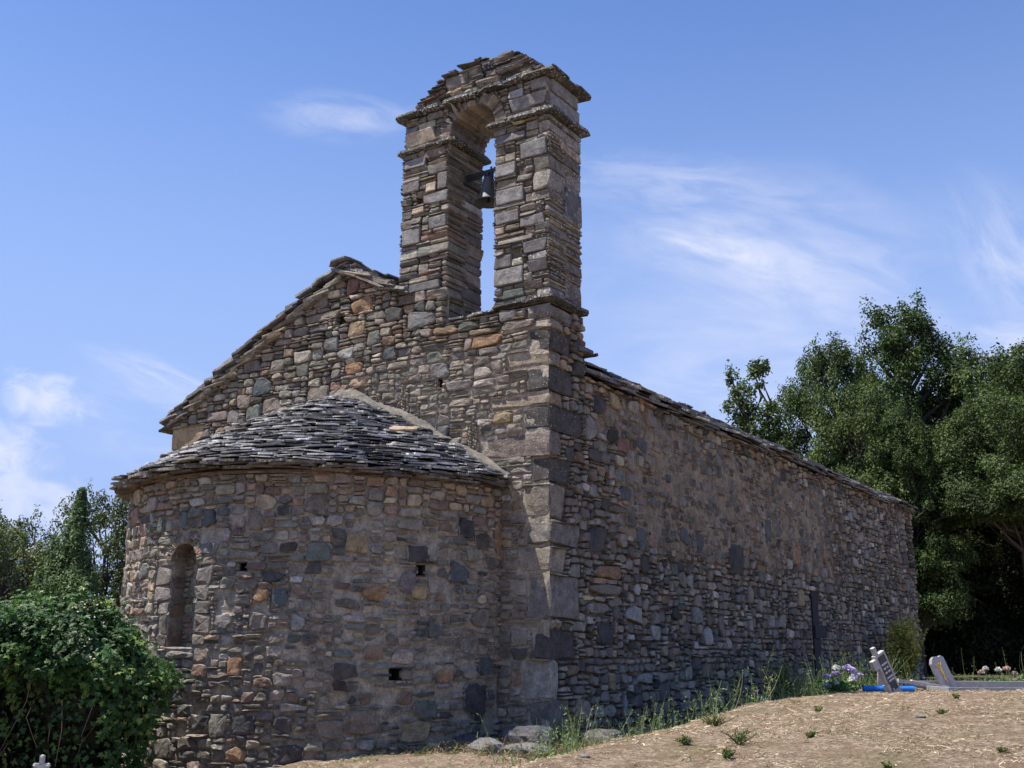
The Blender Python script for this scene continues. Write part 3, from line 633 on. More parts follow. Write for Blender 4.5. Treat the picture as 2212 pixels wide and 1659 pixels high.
for a, b_, c_, d_ in HOLES_A:                                          # putlog sockets
    for (uu0, uu1, vv0, vv1, ax) in ((a, b_, c_, d_, 0),):
        am = (a + b_) / 2
        loc = lambda p: P_A(p)
        for (p0, p1, p2, p3) in (((a, c_, .01), (a, c_, -.3), (a, d_, -.3), (a, d_, .01)), ((b_, c_, -.3), (b_, c_, .01), (b_, d_, .01), (b_, d_, -.3)), ((a, c_, -.3), (a, c_, .01), (b_, c_, .01), (b_, c_, -.3)), ((a, d_, .01), (a, d_, -.3), (b_, d_, -.3), (b_, d_, .01)), ((a, c_, -.3), (b_, c_, -.3), (b_, d_, -.3), (a, d_, -.3))):
            g.add(loc(np.array([p0, p1, p2, p3], float)), [[0, 1, 2, 3]], None, 0, (.08, .065, .05, 0))
apse = g.build('apse', [M_STONE, M_MORT], chapel)
# blocked round-headed window: reveals and infill
g = Geo(); aw = UW / RA; nrm = np.array([math.sin(aw), -math.cos(aw), 0]); tng = np.array([math.cos(aw), math.sin(aw), 0]); org = np.array([XW, 0, 0]) + nrm * RW
DW = .20
def P_W(p): return org + p[:, :1] * tng + np.array([0, 0, 1.]) * p[:, 1:2] + nrm * (p[:, 2:3] - DW)
rc = pack(-.2, .2, .70, 1.84, .02, lambda u, v: (np.abs(u) < .2) & ((v < 1.62) | (np.hypot(u, v - 1.62) < .2)), ra, (.08, .14), (.08, .22))
stones(g, rc, P_W, ra, ra.uniform(.01, .035, len(rc)), pick(ra, len(rc), {'or': 3, 'bg': 3, 'oc': 1.2}) * 1.25, .05, .2)
sheet(g, P_W, -.24, .24, .68, 1.86, .03, lambda u, v: u > -9, lambda u, v: .005 * n2(u, v, 8))
for s in (-1, 1):                                                      # jambs
    mapj = (lambda s: (lambda p: org + tng * (s * (.185 - p[:, 2:3])) + np.array([0, 0, 1.]) * p[:, 1:2] + nrm * (-p[:, :1])))(s)
    zz = .74; rl = []
    while zz < 1.60: hh_ = min(ra.uniform(.11, .19), 1.64 - zz); rl.append((DW / 2, zz + hh_ / 2, DW + .02, hh_)); zz += hh_
    rl = np.array(rl); stones(g, rl, mapj, ra, .012, pick(ra, len(rl), {'bg': 2, 'rd': 1, 'or': .6, 'pg': 1}), .05, .1, e=7, jit=.03, joint=.006)
    sheet(g, mapj, -.02, DW + .02, .7, 1.64, .03, lambda u, v: u > -9, lambda u, v: 0 * u - .002)
for k in range(12):                                                    # vault of the window
    a = math.pi * (k + .5) / 12; cdir = tng * math.cos(a) + np.array([0, 0, 1.]) * math.sin(a); tdir = -tng * math.sin(a) + np.array([0, 0, 1.]) * math.cos(a)
    blocks(g, [org + np.array([0, 0, 1.62]) + cdir * .22 - nrm * (DW / 2 - .01)], [(.04, DW / 2 + .03, .026)], ra, rnd=.008, rough=.004, col=pick(ra, 1, {'bg': 1, 'or': 1}), rot=np.array([[cdir, nrm, tdir]]))
blocks(g, [org + np.array([0, 0, .70]) - nrm * .15], [(.21, .18, .03)], ra, rnd=.015, rough=.008, col=np.array([PAL['wg']]), rot=np.array([[tng, nrm, [0, 0, 1.]]]), smear=.1)
g.build('window', [M_STONE, M_MORT], apse)
# conical slate roof of the apse
g = Geo(); rr_ = np.random.default_rng(55)
ZE, ZT, RE = 2.565, 3.93, RA + .16
slope = math.atan2(ZT - ZE, RE)
nrow = 46; cs = []; xs_ = []; ys_ = []; ns_ = []; ws = []; ds = []; ts = []; cl = []
for k in range(nrow):
    f = k / (nrow - 1); rad = RE - .03 - f * (RE - .14); z = float(cone_z(-3.19 + rad)) + .035
    a = -math.pi / 2 - .02; 
    while a < math.pi / 2 + .02:
        w_ = rr_.uniform(.10, .34) * (1 if rad > .8 else .6); da = w_ / max(rad, .12)
        am = a + da / 2; a += da * .93
        if am > math.pi / 2 + .03: break
        ro = rad + rr_.normal(0, .034); dp = rr_.uniform(.16, .26)
        yd = np.array([math.sin(am), -math.cos(am), 0]); xd = np.array([math.cos(am), math.sin(am), 0])
        th = rr_.normal(.10, .05); y3 = yd * math.cos(th) - np.array([0, 0, 1]) * math.sin(th)
        rl = rr_.normal(0, .05); x3 = xd + np.array([0, 0, 1.]) * rl; x3 /= np.linalg.norm(x3); n3 = np.cross(x3, y3); n3 *= np.sign(n3[2])
        wob = .025 * math.sin(am * 2.3 + 1) + .02 * math.sin(am * 5.1)
        c3 = np.array([XC, 0, z + wob * (1 - f) + rr_.normal(0, .006)]) + yd * ro - y3 * dp / 2
        cs.append(c3); xs_.append(x3); ys_.append(y3); ns_.append(n3); ws.append(w_ * 1.05); ds.append(dp); ts.append(rr_.uniform(.008, .022))
eav = []
for zz_, ro_, in ((ZE - .035, RE - .075), (ZE - .012, RE - .035), (ZE + .008, RE - .01)):
    a = -math.pi / 2 - .02
    while a < math.pi / 2:
        w_ = rr_.uniform(.15, .45); am = a + w_ / ro_ / 2; a += w_ / ro_ * .96; yd = np.array([math.sin(am), -math.cos(am), 0]); xd = np.array([math.cos(am), math.sin(am), rr_.normal(0, .03)])
        y3 = yd - np.array([0, 0, .12]); wob = .025 * math.sin(am * 2.3 + 1) + .02 * math.sin(am * 5.1)
        cs.append(np.array([XC, 0, zz_ + wob + rr_.normal(0, .005)]) + yd * (ro_ + rr_.normal(0, .018)) - y3 * .19); xs_.append(xd); ys_.append(y3); ns_.append(np.array([0, 0, 1.]) + yd * .12); ws.append(w_ * 1.04); ds.append(.38); ts.append(rr_.uniform(.02, .034)); eav.append(len(cs) - 1)
n = len(cs); sc_ = np.array([(.21, .20, .19), (.38, .37, .35), (.64, .62, .59), (.06, .06, .062), (.30, .26, .22)])[rr_.choice(5, n, p=[.27, .27, .2, .18, .08])] * rr_.uniform(.8, 1.2, (n, 1)); sc_[eav] = np.array([(.15, .13, .11)]) * rr_.uniform(.6, 1.4, (len(eav), 1))
slabs(g, cs, np.array(xs_), np.array(ys_), np.array(ns_), np.array(ws), np.array(ds), np.array(ts), rr_, sc_, lich=rr_.uniform(.15, .75, n))
slabs(g, [(-1.02, -1.35, 3.02)], (.85, .5, 0), (.40, -.72, -.42), (.2, -.38, .9), .36, .17, .02, rr_, np.array([[.36, .28, .2]]), lich=.05)
# solid cone under the slabs + eave course
th = np.linspace(-math.pi / 2, math.pi / 2, 49); ring = np.stack([XC + (RE - .20) * np.sin(th), -(RE - .20) * np.cos(th), 0 * th + ZE - .06], -1); ring2 = ring + [0, 0, .035]
Vc = np.concatenate([ring, ring2, [[XC, 0, ZE - .06]], [[XC, 0, ZT - .05]]]); kk = np.arange(48)
g.add(Vc, np.stack([kk, kk + 1, 49 + kk + 1, 49 + kk], -1), np.concatenate([np.stack([kk + 1, kk, np.full(48, 98)], -1), np.stack([49 + kk, 49 + kk + 1, np.full(48, 99)], -1)]), 0, (.16, .11, .075, 0))
roofa = g.build('slate_cone_roof', [M_SLATE], apse)
# mortar flashing against the gable
g = Geo(); t1 = np.linspace(0, 1, 90)
for s in (1, -1):
    x = -3.19 + s * t1 * 2.68; zc = cone_z(x) + .06 + .012 * np.sin(t1 * 17)
    wd = (.085 - .05 * t1 if s > 0 else .012) * (1 + .35 * n2(t1 * 8, t1, 1)); 
    wd = wd + (.03 if s > 0 else .0) * np.exp(-((t1 - .0) / .1) ** 2)
    prof = [(-.0, -wd - .05), (.17, -wd * .6 - .03), (.12, wd * .1), (.045, wd * .9), (.0, wd * 1.25)]
    V = np.stack([np.stack([x, np.full_like(x, -dy) - .01 * n2(x, zc, 9, 3) * (dy > 0), zc + dz + .012 * n2(x, zc + dz, 7, 6)], -1) for dy, dz in prof])
    m_, n_ = V.shape[:2]; i, j = np.meshgrid(np.arange(m_ - 1), np.arange(n_ - 1), indexing='ij'); b = (i * n_ + j).ravel()
    q = np.stack([b, b + n_, b + n_ + 1, b + 1], -1); g.add(V.reshape(-1, 3), q if s > 0 else q[:, ::-1], None, 0, (.3, .27, .24, 1))
g.build('mortar_flashing', [mortar_mat('flashing_mortar', (.19, .17, .145), (.24, .215, .18))], apse, smooth=True)

# --- main roof
g = Geo(); rm = np.random.default_rng(66)
TA_ = math.atan2(1.70, 3.23)
def roof_side(sgn, x_eave, z_eave, ystart, rows, exp=.135, x_stop=None):
    rows_ = [(-1, .035), (-1, .0)] + [(k, .05) for k in range(rows)]
    cs = []; xs_ = []; ys_ = []; ns_ = []; ws = []; ds = []; ts = []
    out = np.array([sgn, 0, 0.]); dn = out * math.cos(TA_) - np.array([0, 0, 1]) * math.sin(TA_)
    for k, dz_ in rows_:
        s_ = max(k, 0) * exp; px = x_eave - sgn * s_ * math.cos(TA_) - sgn * (.05 if k < 0 else 0); pz = z_eave + s_ * math.sin(TA_) + (dz_ - .065 if k < 0 else 0)
        y = ystart(px)
        while y < LEN + .12:
            w_ = rm.uniform(.22, .62) if k > 0 else rm.uniform(.3, .8); ym = y + w_ / 2; y += w_ * .96
            dp = rm.uniform(.38, .55); th = TA_ - rm.uniform(.08, .20); y3 = out * math.cos(th) - np.array([0, 0, 1]) * math.sin(th); rl = rm.normal(0, .02)
            x3 = np.array([0, 1, rl]); x3 /= np.linalg.norm(x3); n3 = np.cross(x3, y3); n3 *= np.sign(n3[2])
            c3 = np.array([px, ym, pz + .05 + rm.normal(0, .008) + .035 * math.sin(ym * .9) + .02 * math.sin(ym * 2.7)]) + out * rm.normal(0, .025) - y3 * dp / 2
            cs.append(c3); xs_.append(x3); ys_.append(y3); ns_.append(n3); ws.append(w_ * 1.04); ds.append(dp); ts.append(rm.uniform(.018, .042))
    n = len(cs); sc_ = np.array([(.12, .12, .125), (.19, .185, .18), (.28, .28, .27), (.07, .07, .075), (.17, .15, .13)])[rm.choice(5, n, p=[.34, .28, .1, .18, .1])] * rm.uniform(.8, 1.2, (n, 1))
    slabs(g, cs, np.array(xs_), np.array(ys_), np.array(ns_), np.array(ws), np.array(ds), np.array(ts), rm, sc_, lich=rm.uniform(.2, .7, n), jit=.09)
roof_side(-1, -6.62, 3.90, lambda x: -.12 + rm.normal(0, .02), 27)
roof_side(1, .19, 3.90, lambda x: (-.10 if x < -2.35 else T + .02) + rm.normal(0, .015), 27)
# thicker slabs and wedge stones under the verge, seen end-on above the gable
for k in range(34):
    s_ = k / 33; x = -6.52 + s_ * 3.3; z = 3.86 + s_ * 1.72; w_ = rm.uniform(.28, .5)
    th = -TA_ + rm.uniform(.08, .34); xd = (math.cos(th), 0, -math.sin(th)); 
    blocks(g, [(x + .1, .14, z + rm.normal(0, .012) + .012)], [(w_ / 2, .24 + rm.uniform(-.02, .03), rm.uniform(.012, .035))], rm, rnd=.012, rough=.006,
           col=pick(rm, 1, {'mg': 2, 'bg': 2, 'oc': .6, 'dk': 1}), lich=.25, rot=np.array([[xd, (0, 1, 0), (math.sin(th), 0, math.cos(th))]]))
for k in range(12):
    s_ = k / 11; x = -3.15 + s_ * .88; z = 5.60 - s_ * .40; th = rm.uniform(.2, .5); xd = (math.cos(th), 0, -math.sin(th))
    blocks(g, [(x, .14, z + rm.normal(0, .015))], [(rm.uniform(.14, .3), .25 + rm.uniform(-.02, .03), rm.uniform(.012, .03))], rm, rnd=.012, rough=.006,
           col=pick(rm, 1, {'mg': 2, 'bg': 2, 'dk': 1}), lich=.3, rot=np.array([[xd, (0, 1, 0), (math.sin(th), 0, math.cos(th))]]))
for k in range(60):                                                    # ridge slabs
    y = .0 + k * .27; slabs(g, [(-3.2 + rm.normal(0, .03), y, 5.745 + rm.normal(0, .012))], (0, 1, 0), (1, 0, rm.normal(0, .08)), (0, 0, 1), .36, rm.uniform(.26, .40), .026, rm, np.array([[.15, .15, .15]]), lich=.5)
for (x0, z0, x1, z1, y0) in ((-6.5, 3.86, -3.2, 5.62, .0), (-3.2, 5.62, -.02, 3.90, T + .03)):
    g.add([(x0, y0, z0), (x1, y0, z1), (x1, LEN + .08, z1), (x0, LEN + .08, z0), (x0, y0, z0 - .05), (x1, y0, z1 - .05), (x1, LEN + .08, z1 - .05), (x0, LEN + .08, z0 - .05)],
          [[0, 1, 2, 3], [7, 6, 5, 4], [0, 4, 5, 1], [1, 5, 6, 2], [2, 6, 7, 3], [3, 7, 4, 0]], None, 0, (.16, .12, .09, 0))
g.add([(-3.2, .02, 5.62), (-2.28, .02, 5.13), (-2.28, T + .1, 5.13), (-3.2, T + .1, 5.62)], [[0, 1, 2, 3]], None, 0, (.16, .12, .09, 0))
g.build('slate_roof', [M_SLATE], chapel)

# ------------------------------------------------------------------ bell gable
bell_gable = empty('bell_gable', (0, 0, 0), chapel)
rb = np.random.default_rng(77)
def masonry_block(g, x0, x1, z0, z1, inside, traced=(), hr=(.055, .16), wr=(.12, .46), y0=0., y1=T, lich=.12, lichside=None, weights=None, split=.45):
    weights = weights or {'mg': 3.2, 'wg': 2.6, 'bg': 2.2, 'pg': 1.2, 'lg': .5, 'oc': .3, 'or': .35, 'gn': .6, 'dk': .9}
    tr_ = [(a - c / 2, a + c / 2, b - d_ / 2, b + d_ / 2) for (a, b, c, d_, k) in traced]
    rf = pack(x0, x1, z0, z1, .015, inside, rb, hr, wr, tr_, .18, .2)
    bands = rb.uniform(.38, .62, 200)
    for face, rr in ((0, rf), (1, pack(x0, x1, z0, z1, .015, inside, rb, hr, wr, (), .25, .2))):
        n = len(rr); s_ = y0 + (y1 - y0) * bands[(rr[:, 1] * 7).astype(int) % 200]
        col = pick(rb, n, weights); jx = rb.normal(0, .008, n)
        ya = np.full(n, y0) + rb.normal(0, .009, n) if face == 0 else s_ - .05; yb = s_ + .02 if face == 0 else np.full(n, y1) + rb.normal(0, .009, n)
        hx = rr[:, 2] / 2 - .006; hx = hx + np.where((rr[:, 0] - rr[:, 2] / 2 < x0 + .02) | (rr[:, 0] + rr[:, 2] / 2 > x1 - .02), rb.uniform(-.005, .008, n), 0)
        li = np.full(n, lich) + (.85 * sstep(-.5, 0., rr[:, 0]) if lichside else 0) * rb.random(n) ** .7
        blocks(g, np.stack([rr[:, 0] + jx * .3, (ya + yb) / 2, rr[:, 1]], -1), np.stack([hx, (yb - ya) / 2, (rr[:, 3] / 2 - .0055).clip(.006)], -1), rb, rnd=rb.uniform(.008, .028, n), rough=.0065, col=col, lich=li, smear=-.3, tilt=.012)
    for (a, b, c, d_, k) in traced:
        if k is None: continue
        blocks(g, [(a, y0 + .16, b)], [(c / 2 - .006, .17 + rb.uniform(0, .006), d_ / 2 - .006)], rb, rnd=.011, rough=.003, col=np.array([PAL.get(k, (.2, .2, .2))]) * rb.uniform(.95, 1.05), lich=.05, smear=-.4, tilt=.006)
PAL['as'] = (.245, .235, .225); PAL['ap'] = (.20, .17, .16)
# left pillar
g = Geo()
trL = [(-2.11, 6.57, .28, .15, 'ap'), (-1.93, 6.36, .17, .1, None), (-1.78, 6.50, .17, .14, 'cr'), (-1.70, 6.34, .40, .14, 'as'), (-1.66, 6.00, .28, .16, 'as'), (-2.08, 5.88, .30, .22, 'as'),
       (-2.05, 6.90, .36, .15, 'as'), (-1.68, 6.74, .30, .13, 'wg'), (-1.60, 6.55, .16, .24, 'mg'), (-1.72, 6.97, .34, .12, 'bg'), (-1.98, 6.22, .2, .09, 'cr'), (-1.85, 5.17, .5, .12, 'mg')]
masonry_block(g, LX0, LX1, 4.98, 7.05, lambda u, v: u > -99, trL, weights={'mg': 3.2, 'wg': 2.6, 'bg': 2.4, 'pg': 1.2, 'lg': .3, 'oc': .3, 'or': .3, 'gn': .8, 'dk': .7})
masonry_block(g, LX0 + .02, LX1, 4.58, 4.99, lambda u, v: u > -99, (), y0=.07)
sbox(g, (LX0 + .035, .10, 4.5), (LX1 - .035, T - .035, 7.1), 1)
g.build('pillar', [M_STONE, M_MORT_D], bell_gable)
# right pillar
g = Geo()
trR = [(-.22, 6.63, .38, .21, 'as'), (-.63, 6.45, .30, .18, 'as'), (-.42, 6.40, .12, .12, None), (-.56, 6.09, .40, .20, 'as'), (-.60, 5.82, .34, .15, 'as'), (-.24, 5.70, .34, .13, 'as'),
       (-.48, 5.50, .50, .07, 'wg'), (-.46, 5.34, .14, .12, None), (-.20, 5.37, .32, .16, 'mg'), (-.575, 5.06, .42, .22, 'as'), (-.16, 5.12, .27, .13, 'as'), (-.50, 4.83, .30, .11, 'gn'), (-.56, 6.86, .44, .12, 'mg'), (-.70, 5.66, .14, .09, 'cr')]
masonry_block(g, RX0, RX1, 4.72, 7.05, lambda u, v: u > -99, trR, lichside=True)
sbox(g, (RX0 + .035, .035, 4.66), (RX1 - .035, T - .035, 7.1), 1)
blocks(g, [(-.10, .55, 6.02)], [(.118, .20, .20)], rb, rnd=.012, rough=.004, col=np.array([(.13, .13, .14)]), lich=.3, tilt=.005)
g.build('pillar', [M_STONE, M_MORT_D], bell_gable)
# arch and spandrels
g = Geo(); AX, AZ, AR = (LX1 + RX0) / 2, 7.12, (RX0 - LX1) / 2
in_arch = lambda u, v: ~((np.abs(u - AX) < AR + .13) & (np.hypot(u - AX, np.maximum(v - AZ, 0)) < AR + .15))
trA = [(-1.98, 7.25, .48, .20, 'cr'), (-.30, 7.28, .52, .17, 'as'), (-.48, 7.43, .22, .12, 'lg'), (-.14, 7.47, .22, .15, 'as')]
masonry_block(g, LX0 + .04, RX1 - .02, 7.09, 7.56, in_arch, trA, hr=(.06, .15))
sd = [(-.01, .42, 7.46, .2), (-.01, .36, 7.24, .19)]
for x, hy, z, hz in [(-.14, .30, 7.46, .085), (-.16, .34, 7.25, .10)]: blocks(g, [(x, .40, z)], [(.145 if z > 7.3 else .165, hy, hz)], rb, rnd=.012, rough=.004, col=np.array([PAL['as']]), lich=.1, tilt=.006)
NV = 19
for k in range(NV):
    a = math.pi * (k + .5) / NV; cdir = np.array([math.cos(a), 0, math.sin(a)]); tdir = np.array([-math.sin(a), 0, math.cos(a)]); l_ = rb.uniform(.15, .19)
    top_ = (7.545 - AZ) / max(math.sin(a), .3); l_ = min(l_, max(.06, top_ - AR))
    blocks(g, [np.array([AX, T / 2, AZ]) + cdir * (AR + l_ / 2 + rb.normal(0, .006))], [(l_ / 2, T / 2 + rb.normal(0, .012), math.pi * AR / NV / 2 + .006)], rb, rnd=.009, rough=.006,
           col=pick(rb, 1, {'bg': 2, 'or': .8, 'mg': 1.5, 'rd': .7}), lich=.06, rot=np.array([[cdir, [0, 1, 0], tdir]]))
g.build('arch', [M_STONE, M_MORT_D], bell_gable)
# rubble cap
g = Geo(); cap_x = [-2.14, -2.08, -1.9, -1.79, -1.64, -1.5, -1.3, -1.08, -.8, -.6, -.42, -.22, -.05, .0]; cap_z = [7.68, 7.82, 7.92, 8.02, 8.13, 8.15, 8.17, 8.21, 8.15, 8.18, 8.06, 7.88, 7.74, 7.66]
in_cap = lambda u, v: (v < np.interp(u, cap_x, cap_z) - .01) & (u > -2.14)
for yy0, yy1, dz in ((.03, .40, .06), (.36, .74, 0)):
    rcap = pack(-2.16, .0, 7.62, 8.28, .02, (lambda dz: lambda u, v: in_cap(u, v + dz))(dz), rb, (.06, .13), (.14, .42), (), .2, .1)
    n = len(rcap); blocks(g, np.stack([rcap[:, 0], np.full(n, (yy0 + yy1) / 2) + rb.normal(0, .02, n), rcap[:, 1]], -1), np.stack([rcap[:, 2] / 2 - .004, np.full(n, (yy1 - yy0) / 2), (rcap[:, 3] / 2 - .003).clip(.01)], -1), rb,
           rnd=rb.uniform(.02, .045, n), rough=.011, col=pick(rb, n, {'mg': 3, 'dk': 2, 'bg': 2, 'pg': 1, 'or': .9, 'lg': .4}), lich=rb.uniform(.15, .62, n), smear=-.4, tilt=.06)
prism_y(g, [(-2.05, 7.6), (-.05, 7.6), (-.42, 7.95), (-.8, 8.0), (-1.5, 8.0), (-1.85, 7.85)], .1, .68, 1)
g.build('rubble_cap', [M_STONE, M_MORT_D], bell_gable)
def cornice(x0, x1, z, ov, th, y0=0., y1=T, front=True, right=False, left=False, full=False, n1=.3):
    """a course of projecting slate slabs"""
    g = Geo()
    def row(pa, pb, outd, depth):
        pa = np.array(pa, float); pb = np.array(pb, float); Lr = np.linalg.norm(pb - pa); d_ = (pb - pa) / Lr; s_ = 0
        while s_ < Lr:
            w_ = min(rb.uniform(.2, .55), Lr - s_ + .02); c_ = pa + d_ * (s_ + w_ / 2) + np.array(outd) * (ov - depth / 2 + rb.normal(0, .005)) + [0, 0, rb.normal(0, .003)]
            slabs(g, [c_], d_, outd, (0, 0, 1), w_ * 1.06, depth, th * rb.uniform(.8, 1.2), rb, np.array([(.085, .085, .085)]) * rb.uniform(.6, 1.5), lich=rb.uniform(.5, .9), jit=.035); s_ += w_ * .97
    if front: row((x0 - (ov if left else 0), y0, z), (x1 + (ov if right else 0), y0, z), (0, -1, 0), .42)
    if front: row((x0 - (ov if left else 0), y1, z + .004), (x1 + (ov if right else 0), y1, z + .004), (0, 1, 0), .42)
    if right: row((x1, y0 - ov * .8, z + .006), (x1, y1 + ov * .8, z + .006), (1, 0, 0), .3)
    if left: row((x0, y0 - ov * .8, z + .006), (x0, y1 + ov * .8, z + .006), (-1, 0, 0), .3)
    g.build('cornice', [M_SLATE], bell_gable)
cornice(LX0, RX1, 7.585, .12, .024, left=True, right=True); cornice(LX0, RX1, 7.608, .09, .02, left=True, right=True)
cornice(LX0, LX1, 7.075, .08, .034, left=True, right=True); cornice(RX0, RX1, 7.075, .09, .034, left=True, right=True)
cornice(RX0, RX1, 4.695, .085, .03, right=True, left=False); cornice(LX1 + .03, RX0, 4.655, .07, .028, y1=T)
cornice(-.3, .0, 4.20, .11, .04, y0=.62, y1=.86, front=False, right=True)
g = Geo()
slabs(g, [(-.95, .45, 4.74), (-1.3, .3, 4.71), (-.85, .25, 4.70), (-1.1, .6, 4.78)], (1, 0, .2), (0, 1, 0), (-.2, 0, 1), [.3, .35, .25, .3], .35, .035, rb, np.array([[.13, .13, .13]] * 4), lich=.5)
g.build('loose_slab', [M_SLATE], bell_gable)

# ------------------------------------------------------------------ bell
bell = empty('bell', (AX, .38, 6.27)); bell.scale = (.93, .93, .95); tag(bell, 'small dark bronze bell hanging from an iron bar in the arch opening', 'bell')
BX, BZ = 0, 0
g = Geo(); lathe(g, [(.0, .385), (.03, .38), (.06, .365), (.075, .34), (.085, .29), (.098, .22), (.118, .15), (.15, .08), (.19, .02), (.205, .0), (.195, -.002), (.178, .02), (.14, .08), (.10, .16), (.08, .28), (0, .34)], (0, 0, 0), 32); g.build('bell_body', [M_BRONZE], bell, True)
g = Geo(); tube(g, [(0, 0, .34), (0, 0, .08), (0, 0, .0)], [.012, .012, .03], 8); g.build('clapper', [M_IRON], bell)
g = Geo(); sbox(g, (-.37, -.022, .425), (.37, .022, .475)); sbox(g, (-.37, -.012, .385), (-.12, .012, .425)); g.build('headstock', [M_IRON], bell)
g = Geo(); sbox(g, (-.07, -.02, .36), (-.045, .02, .43)); sbox(g, (.045, -.02, .36), (.07, .02, .43)); sbox(g, (-.02, -.04, .38), (.02, .04, .43)); g.build('hanger', [M_IRON], bell)
for x in (.04, .14):
    g = Geo(); tube(g, [(x, 0, .47), (x, 0, .515)], .014, 6); g.build('bolt', [M_IRON], bell)

# ------------------------------------------------------------------ vegetation
def leaf_quads(g, pos, nrm, ln, wd, rng, col, mat=0, fold=.0):
    """one small diamond leaf per position"""
    n = len(pos); a = rng.normal(0, 1, (n, 3)); t = np.cross(nrm, a); t /= np.linalg.norm(t, axis=1, keepdims=True) + 1e-9; b = np.cross(nrm, t)
    b /= np.linalg.norm(b, axis=1, keepdims=True) + 1e-9
    ln = np.broadcast_to(ln, (n,))[:, None]; wd = np.broadcast_to(wd, (n,))[:, None]
    V = np.stack([pos - t * ln / 2, pos + b * wd / 2 - t * ln * .05, pos + t * ln / 2, pos - b * wd / 2 - t * ln * .05], 1)
    cc = np.repeat(np.concatenate([col, np.zeros((n, 1))], 1)[:, None], 4, 1)
    g.add(V.reshape(-1, 3), np.arange(n * 4).reshape(n, 4), None, mat, cc.reshape(-1, 4), (0, 0))
def rdir(rng, n): v = rng.normal(0, 1, (n, 3)); return v / np.linalg.norm(v, axis=1, keepdims=True)
def make_oak(name, seed, height, crown0, prof, rmax, nb, nl, ls=.12, base=(.085, .11, .045), lean=0., bf=.30, up_=.0):
    rng = np.random.default_rng(seed); root = empty(name)
    g = Geo(); zz = np.linspace(0, height * .86, 9); cx = np.cumsum(rng.normal(0, .05, 9)) + lean * zz; cy = np.cumsum(rng.normal(0, .05, 9))
    tr0 = max(.09, height * .022); tube(g, np.stack([cx, cy, zz], -1), np.linspace(tr0, .03, 9), 8, col=(.075, .062, .05, 0))
    # crown lobes: placed by height with a ragged outline
    hs = crown0 + (height - crown0) * rng.beta(1.15, 1.15, nb); fr = (hs - crown0) / (height - crown0)
    an = rng.uniform(0, 2 * np.pi, nb); rad = rmax * np.interp(fr, [0, .25, .5, .75, 1], prof) * rng.uniform(.1, 1., nb) ** .6
    bc = np.stack([rad * np.cos(an) + np.interp(hs, zz, cx), rad * np.sin(an) + np.interp(hs, zz, cy), hs], -1)
    br = rng.uniform(.45, 1.05, nb) * rmax * bf * (1.12 - .55 * fr); zs = .85 + .8 * fr * rng.uniform(.2, 1.2, nb); ld = (fr > .55) & (rng.random(nb) < .35); br = np.where(ld, br * .55, br); zs = np.where(ld, zs * 2.1, zs); bc[:, 2] += ld * .25
    for i in range(nb):                                                # a limb to every lobe
        if i % 2: continue
        h0 = max(crown0 * .7, hs[i] - rng.uniform(.6, 1.6)); p0 = np.array([np.interp(h0, zz, cx), np.interp(h0, zz, cy), h0]); mid = (p0 + bc[i]) / 2 + rng.normal(0, .15, 3)
        tube(g, [p0, mid, bc[i]], [tr0 * .35, tr0 * .22, .012], 5, col=(.07, .06, .05, 0))
    g.build('trunk', [M_BARK], root)
    g = Geo(); per = rng.multinomial(nl, br ** 2 / (br ** 2).sum())
    idx = np.repeat(np.arange(nb), per); n = len(idx); d = rdir(rng, n); d[:, 2] = np.where(d[:, 2] < -.35, -d[:, 2], d[:, 2])
    r = br[idx] * rng.uniform(0, 1, n) ** .33 * (1 + .32 * noise3(bc[idx] * 3 + d * 2.6, seed))
    spike = 1 + .9 * .35 * (rng.random(n) < .05) * rng.random(n)
    pos = bc[idx] + d * (r * spike)[:, None] * np.stack([np.ones(n), np.ones(n), zs[idx]], -1)
    nr = d * .8 + rng.normal(0, .55, (n, 3)) + [0, 0, .35]; nr /= np.linalg.norm(nr, axis=1, keepdims=True)
    lobe = rng.uniform(.72, 1.35, (nb, 1))[idx] * np.where(rng.random(n)[:, None] < .12, 1.7, 1)
    yl = rng.uniform(0, 1, (nb, 1))[idx] * .35
    col = np.array([base]) * (1 - yl) + np.array([[base[0] * 1.5, base[1] * 1.12, base[2] * .8]]) * yl
    col = col * lobe * rng.uniform(.75, 1.3, (n, 1))
    leaf_quads(g, pos, nr, ls * rng.uniform(.7, 1.3, n), ls * .55 * rng.uniform(.7, 1.3, n), rng, col)
    g.build('crown', [M_LEAF], root)
    return root
def copy_tree(o, parent=None):
    c = o.copy(); C.objects.link(c)
    if parent: c.parent = parent; c.matrix_parent_inverse = o.matrix_parent_inverse.copy()
    for ch in list(o.children): copy_tree(ch, c)
    return c
protoA = make_oak('holm_oak', 101, 9.0, 2.2, [.85, 1, .92, .68, .30], 3.0, 190, 125000, ls=.095, base=(.052, .080, .026), bf=.27)
protoB = make_oak('holm_oak', 102, 8.0, 2.0, [.9, 1, .95, .8, .45], 3.1, 190, 125000, ls=.095, base=(.066, .095, .032), bf=.27)
protoC = make_oak('holm_oak', 103, 7.0, 1.2, [.6, .8, .9, .9, .55], .80, 150, 34000, ls=.085, base=(.075, .105, .045), bf=.50)
protoD = make_oak('holm_oak', 104, 9.5, 2.3, [.8, .9, .82, .6, .28], 2.6, 190, 115000, ls=.09, base=(.042, .068, .021), bf=.28)
protoE = make_oak('holm_oak', 105, 6.0, .0, [1, 1, .95, .85, .6], 3.6, 120, 80000, ls=.16, base=(.018, .026, .010), bf=.28)  # underwood thicket: the wood's inner shade is put into this dark leaf colour
protoF = make_oak('holm_oak', 106, 6.5, 1.6, [.8, 1, .92, .7, .35], 2.3, 130, 70000, ls=.085, base=(.092, .115, .055), bf=.26)
